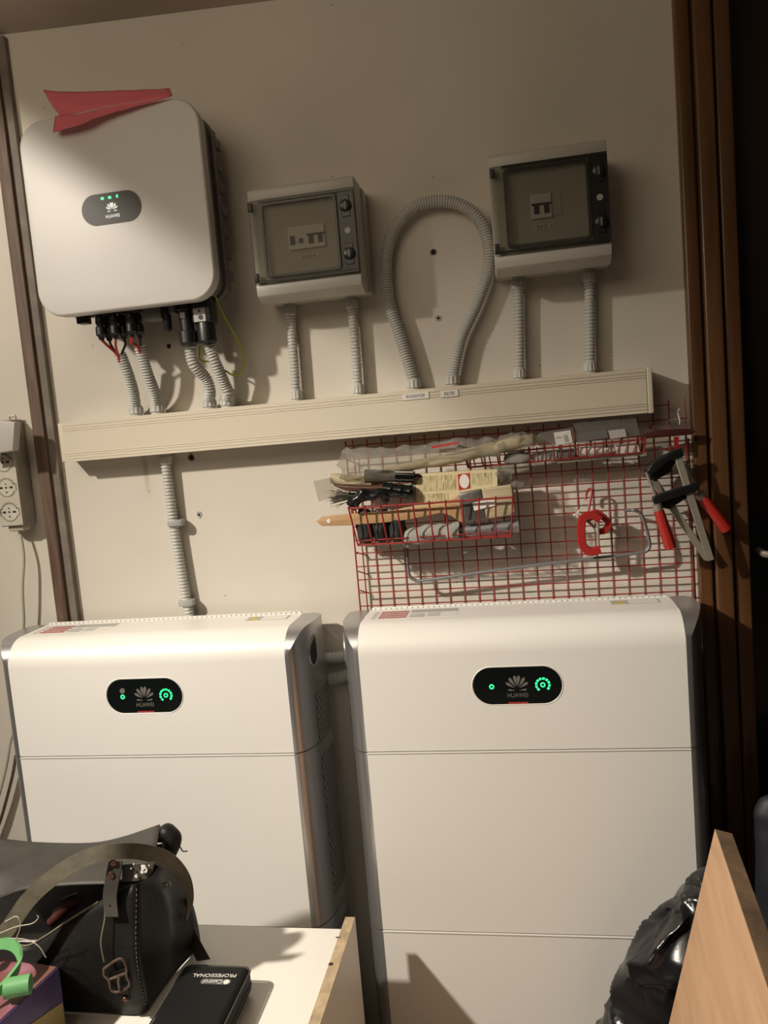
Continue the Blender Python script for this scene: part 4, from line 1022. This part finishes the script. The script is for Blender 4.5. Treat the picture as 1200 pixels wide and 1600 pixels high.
# rolled leather end behind the flap
o = rel(lumpy('rolled_end', 'blackleather', A3([(247, 1306, -.383), (262, 1302, -.385), (268, 1312, -.385), (264, 1332, -.385), (258, 1345, -.385)]), [.012, .0165, .0175, .014, .008], amp=.003, freq=50, seed=3), BG)
b = MB(); b.tube(spline(A3([(276, 1315, -.385), (283, 1326, -.39), (286, 1330, -.39), (293, 1330, -.39)]), 5), .0011, 6); rel(b.build('lace', 'black'), BG)
# front panel: curved top line
fr_rows_top = [(-60, 1440, -.520), (0, 1465, -.520), (40, 1477, -.522), (70, 1463, -.524), (110, 1436, -.526), (155, 1408, -.526), (200, 1384, -.524), (214, 1382, -.520)]
topP = A3(fr_rows_top)
xb = [-.78, -.70, -.64, -.60, -.56, -.51, -.455, -.440]
botP = [Vector((x, -.530 if x < -.45 else -.522, TZ + .003)) for x in xb]
midP = [(a * .5 + c * .5) + Vector((0, -.016, 0)) for a, c in zip(topP, botP)]
b = grid([topP, midP, botP], 6); fp = rel(b.build('front_panel', 'blackleather', solid=.004), BG)
b = MB(); b.tube(spline([p + Vector((0, -.002, .0005)) for p in topP[:6]], 8), .0017, 6); b.build('raw_edge', 'rawedge', fp)
# gusset on the right, folded once
gt = [topP[-1], at(238, 1368, -.47), at(252, 1352, -.43), at(272, 1340, -.375)]
gm = [midP[-1], at(262, 1450, -.470), at(270, 1425, -.425), at(302, 1420, -.365)]
gb = [botP[-1], Vector((-.438, -.475, TZ + .003)), Vector((-.432, -.425, TZ + .003)), Vector((-.418, -.360, TZ + .003))]
gb2 = [Vector(p) for p in gb]
b = grid([gt, gm, gb2], 6); gs = rel(b.build('gusset', 'blackleather', solid=.004), BG)
seam = spline([topP[-1] + Vector((.001, -.004, -.004)), midP[-1] + Vector((.001, -.0045, 0)), botP[-1] + Vector((.001, -.004, .01))], 26)
b = MB()
for i in range(0, len(seam) - 1, 2): b.tube([seam[i], seam[i + 1]], .0009, 5)
rel(b.build('stitching', 'strapleather'), BG)
for px, py in ((277, 1409), (263, 1381)):
    q = at(px, py, -.3985 if px > 270 else -.435); b = MB(); ring = []
    for k in range(17): ring.append(q + Vector((.004 * math.cos(2 * PI * k / 16), -.001, .004 * math.sin(2 * PI * k / 16))))
    b.tube(ring, .0014, 6); rel(b.build('eyelet', 'steel'), BG)
b = MB(); b.box(-.80, -.45, -.515, -.37, TZ + .001, TZ + .004); rel(b.build('bag_base', 'blackleather', smooth=False), BG)
# shoulder strap
def ribbon(path, wid, th, name, m_, parent, n=8, nrm=None):
    p = spline(path, n); w_ = spline([Vector((a, 0, 0)) for a in wid], n); b = MB(); rr = []
    wv = spline(nrm, n)
    for i, q in enumerate(p):
        wd = wv[i].normalized() * w_[i].x; t = (p[min(i + 1, len(p) - 1)] - p[max(i - 1, 0)]).normalized(); nn = wd.cross(t).normalized() * th
        rr.append([q + wd + nn, q - wd + nn, q - wd - nn, q + wd - nn])
    b.rings(rr); return rel(b.build(name, m_, angle=50), parent)
SP = A3([(-20, 1488, -.58), (12, 1452, -.575), (48, 1402, -.565), (95, 1362, -.555), (140, 1338, -.545), (185, 1330, -.53), (225, 1332, -.50), (262, 1345, -.46), (287, 1372, -.43), (297, 1405, -.41), (291, 1437, -.40)])
NR = [Vector(v) for v in ((.75, 0, -.65), (.8, 0, -.6), (.75, 0, -.65), (.6, -.2, -.75), (.3, -.3, -.8), (.0, -.3, -.9), (-.1, -.4, -.9), (-.55, -.4, -.7), (-.9, -.3, -.3), (-.75, -.6, 0), (-.2, -.9, .1))]
ribbon(SP, [.0125] * 4 + [.012, .0115, .012, .013, .011, .006, .004], .0014, 'shoulder_strap', 'strapleather', BG, nrm=NR)
ribbon(A3([(286, 1405, -.385), (288, 1430, -.38), (300, 1465, -.375), (318, 1500, -.405)]), [.010, .011, .012, .0125], .0014, 'strap_end', 'greyleather', BG, nrm=[Vector((1, 0, .2))] * 4)
# buckle strap with rivets
ribbon(A3([(181, 1346, -.532), (176, 1372, -.535), (172, 1400, -.538), (175, 1432, -.546)]), [.0115, .0115, .0115, .0110], .0014, 'closure_strap', 'greyleather', BG, nrm=[Vector((1, 0, 0))] * 4)
b = MB(); b.tube(spline(A3([(162, 1400, -.538), (164, 1432, -.545), (159, 1460, -.553), (158, 1478, -.556), (163, 1503, -.556)]), 6), .0012, 6); rel(b.build('strap_edge', 'rawedge'), BG)
for px, py, m_ in ((177, 1348, 'copper'), (174, 1367, 'copper')):
    q = at(px, py, -.5365); b = MB(); b.rings([[(q.x + r * math.cos(2 * PI * k / 18), q.y - h, q.z + r * math.sin(2 * PI * k / 18)) for k in range(18)] for h, r in ((0, .0058), (.002, .0050), (.003, .0025))]); rel(b.build('rivet', m_), BG)
q = at(172, 1415, -.5425); b = MB(); b.prism(circ(q.x, q.z, .0018, 10), q.y - .0008, q.y + .001); rel(b.build('strap_hole', 'dark', smooth=False), BG)
Yb = -.560
fr2 = A3([(162, 1514, Yb), (180, 1501, Yb), (191, 1499, Yb), (197, 1510, Yb), (198, 1526, Yb), (202, 1535, Yb), (199, 1543, Yb), (184, 1550, Yb), (174, 1547, Yb), (170, 1532, Yb), (163, 1524, Yb), (162, 1514, Yb)])
b = MB(); b.tube(spline(fr2, 4), .0021, 8); bk = rel(b.build('buckle', 'rust'), BG)
b = MB(); b.tube(A3([(172, 1530, Yb), (198, 1520, Yb)]), .0021, 8); b.tube(A3([(186, 1524, Yb - .002), (185, 1535, Yb - .004), (187, 1546, Yb - .002)]), .0022, 8); b.build('buckle_pin', 'rust', bk)
b = MB(); b.slab([at(170, 1520, Yb + .004), at(196, 1515, Yb + .004), at(203, 1562, Yb + .008), at(182, 1566, Yb + .008)], (0, .003, 0)); rel(b.build('buckle_tab', 'blackleather', smooth=False), BG)
q = at(195, 1561, Yb + .005); b = MB(); b.rings([[(q.x + r * math.cos(2 * PI * k / 16), q.y - h, q.z + r * math.sin(2 * PI * k / 16)) for k in range(16)] for h, r in ((0, .0045), (.002, .003))]); rel(b.build('rivet', 'copper'), BG)
# something dark red inside the bag
o = lumpy('red_tool_handle', 'darkred', A3([(80, 1440, -.46), (95, 1425, -.46), (108, 1412, -.46), (125, 1405, -.46)]), [.008, .013, .014, .010], amp=.002, seed=1); tag(o, 'dark red rounded tool handle inside the open leather bag', 'tool handle')

# ================================================================ black zip pouch
PZ = TZ + .045
a0, a1 = atz(290, 1503, PZ), atz(389, 1507, PZ)
ZP = empty('zip_pouch', ((a0.x + a1.x) / 2, a0.y - .08, TZ)); tag(ZP, 'black nylon zip pouch with upside-down white lettering, lying in front of the tool bag', 'pouch')
yb, yf = a0.y, a0.y - .17
b = MB(); b.box(a0.x, a1.x + .004, yf, yb, TZ + .001, PZ)
pb = rel(b.build('pouch_body', 'nylon', bevel=.012, seg=5), ZP)
b = MB(); rl = [(x, y, PZ - .006) for x, y in rrect(a0.x - .0005, a1.x + .0045, yf, yb + .0005, .014, 5)]; rl.append(rl[0]); b.tube(rl, .0016, 6); rel(b.build('piping', 'piping'), ZP)
b = MB(); rl = [(x, y, TZ + .018) for x, y in rrect(a0.x - .0003, a1.x + .0043, yf, yb + .0003, .014, 5)]; rl.append(rl[0]); b.tube(rl, .0014, 6); rel(b.build('zip', 'piping'), ZP)
tcx = atz(330, 1524, PZ); t_ = text('PROFESSIONAL', 'lettering', .011, (tcx.x + .006, tcx.y, PZ + .0004), 'label', ZP, rot=(0, 0, PI + .04), width=.072, depth=.0002)
t_.matrix_parent_inverse = Matrix.Translation(-Vector(ZP.location))
tc2 = atz(336, 1534, PZ)
b = MB(); cx_, cy_ = tc2.x + .004, tc2.y
b.slab([(cx_ + x, cy_ + y, PZ + .0002) for x, y in rrect(-.028, .022, -.0062, .0062, .006, 5)], (0, 0, .0002)); lo = rel(b.build('lettering_badge', 'badge', smooth=False), ZP)
t2_ = text('Castrol', 'lettering', .0125, (cx_ - .008, cy_ - .0002, PZ + .0006), 'label', lo, rot=(0, 0, PI + .04), width=.032, depth=.0001)
b = MB(); b.slab([(cx_ + .015 + .005 * math.cos(t), cy_ + .005 * math.sin(t), PZ + .0004) for t in [2 * PI * k / 18 for k in range(18)]], (0, 0, .0003)); b.build('badge_disc', 'label', lo, smooth=False)

# ================================================================ colourful carton and green plastic handle
cz = TZ + .115; k0 = atz(93, 1510, cz)
KB = empty('cardboard_carton', (k0.x, k0.y, TZ), math.radians(-9)); tag(KB, 'pink, purple and yellow printed carton at the bottom left corner', 'carton')
b = MB(); b.box(-.20, 0, -.22, 0, .001, .115); b.build('carton_body', 'purple', KB, bevel=.003)
b = MB(); b.box(-.198, -.003, -.217, -.003, .1148, .1160); b.build('carton_top', 'pink', KB, smooth=False)
b = MB(); b.slab([(.0004, -.005, .001), (.0004, -.12, .001), (.0004, -.12, .085), (.0004, -.005, .060)], (.0006, 0, 0)); b.build('yellow_corner', 'yellowprint', KB, smooth=False)
GR = empty('green_handle', atz(15, 1530, cz + .02)); tag(GR, 'green plastic frame with a round tube end, resting on the printed carton', 'plastic handle')
def gp(x, y, z=cz + .030): return atz(x, y, z)
path = [gp(-28, 1500), gp(-12, 1482), gp(5, 1474, cz + .04), gp(22, 1478, cz + .04), gp(31, 1492, cz + .038), gp(30, 1508, cz + .03), gp(20, 1524, cz + .026), gp(4, 1543, cz + .022), gp(-15, 1560, cz + .02)]
ribbon(path, [.008] * 9, .0022, 'loop', 'green', GR, nrm=[Vector((.1, .35, .9))] * 9)
b = MB(); a, c = gp(8, 1545, cz + .022), gp(48, 1537, cz + .022); dd = (c - a).normalized()
b.tube([a, a.lerp(c, .5), c, c, c - dd * .012], [.014, .0135, .0135, .0105, .0105], 26); rel(b.build('tube_end', 'green', angle=40), GR)
b = MB(); b.tube([c - dd * .0005, c - dd * .013], .0104, 20); rel(b.build('tube_bore', 'dark'), GR)
b = MB()
for pts in ([(0, 1458), (25, 1448), (50, 1443), (60, 1434), (58, 1430)], [(10, 1466), (40, 1468), (60, 1478), (72, 1496)], [(8, 1440), (26, 1432), (32, 1446), (24, 1470)]):
    b.tube(spline([at(x, y, -.585) for x, y in pts], 6), .0007, 5)
tag(b.build('nylon_line', 'cable'), 'loose curls of thin pale green nylon line over the open bag', 'line')

# ================================================================ right foreground: leaning board, bin bag, dark cloth bag
A0 = at(1117, 1295, -.42); A1 = atz(1198, 1540, A0.z); dr = (A1 - A0).normalized()
B0 = at(1045, 1600, -.42); dn_ = (B0 - A0); dn_ = dn_ * (A0.z / -dn_.z) * .995
nrm_ = dr.cross(dn_).normalized()
if nrm_.x < 0: nrm_ = -nrm_
BD = empty('leaning_board', (A0.x + dn_.x, A0.y + dn_.y, 0)); tag(BD, 'tan wooden board leaning in the bottom right corner with a dirty raw edge', 'board')
L_ = dr * .55; th_ = nrm_ * .021 * 1.15
b = MB(); b.slab([A0, A0 + L_, A0 + L_ + dn_, A0 + dn_], nrm_ * .0006); rel(b.build('board_face', 'plank', smooth=False), BD)
b = MB(); b.slab([A0 + nrm_ * .0007, A0 + L_ + nrm_ * .0007, A0 + L_ + dn_ + nrm_ * .0007, A0 + dn_ + nrm_ * .0007], th_ + Vector((0, 0, .0))); rel(b.build('board_core', 'plankedge', bevel=.0008, seg=1), BD)

def blob(name, m_, levels, label, cat, seed, amp, freq, ang=18, seg=40, fold=0, n=5):
    """levels: (z, cx, cy, rx, ry)"""
    b = MB(); pts = []
    lv = spline([Vector((l[0], l[1], l[2])) for l in levels], n); rr = spline([Vector((l[3], l[4], 0)) for l in levels], n)
    rings = []
    for q, r in zip(lv, rr):
        rings.append([(q.y + max(r.x, .002) * math.cos(2 * PI * k / seg), q.z + max(r.y, .002) * math.sin(2 * PI * k / seg), q.x) for k in range(seg)])
    b.rings(rings); o = b.build(name, m_, angle=ang)
    for v in o.data.vertices:
        p = v.co * freq + Vector((seed, 0, 0)); n1 = noise.noise_vector(p)
        rdg = (1 - abs(noise.noise(p * .7 + Vector((5, 5, 5)))) * 2)
        v.co += Vector((n1.x, n1.y, n1.z * .4)) * amp + Vector((0, -1, 0)) * rdg * amp * .8
        if fold:   # creases: thin ridges where the cloth buckles
            q = v.co * Vector((5.5, 5.5, 3.5)) + noise.noise_vector(v.co * 5) * 1.0 + Vector((seed * 3.1, 0, 0))
            c1 = 1 - min(1, abs(noise.noise(q)) * 3.2); c2 = 1 - min(1, abs(noise.noise(q * 2.3 + Vector((7, 1, 4)))) * 3.2)
            dv = Vector((v.co.x - levels[3][1], v.co.y - levels[3][2], 0)).normalized()
            v.co += dv * (c1 ** 2 * .8 + c2 ** 3 * .15 - .35) * fold
        v.co.z = max(v.co.z, .001)
    return tag(o, label, cat)
blob('bin_bag', 'binbag', [(.003, .40, -.298, .12, .075), (.12, .40, -.298, .135, .08), (.24, .40, -.298, .13, .08), (.31, .405, -.298, .122, .08), (.37, .415, -.298, .095, .075), (.41, .42, -.298, .083, .07), (.46, .43, -.295, .072, .058), (.51, .445, -.29, .048, .042), (.545, .455, -.29, .02, .025), (.552, .455, -.29, .004, .004)],
     'shiny black crumpled bin bag between the right battery and the leaning board', 'bin bag', 3, .022, 15, ang=32, seg=110, fold=.030, n=14)
blob('cloth_sack', 'cloth', [(.003, .73, -.11, .16, .06), (.2, .73, -.11, .16, .06), (.4, .72, -.11, .145, .055), (.52, .71, -.11, .125, .05), (.575, .70, -.11, .110, .045), (.597, .70, -.11, .085, .035), (.603, .70, -.11, .02, .02)],
     'dark navy cloth sack standing against the door behind the leaning board', 'sack', 9, .010, 12, ang=50, fold=.012, seg=80, n=10)
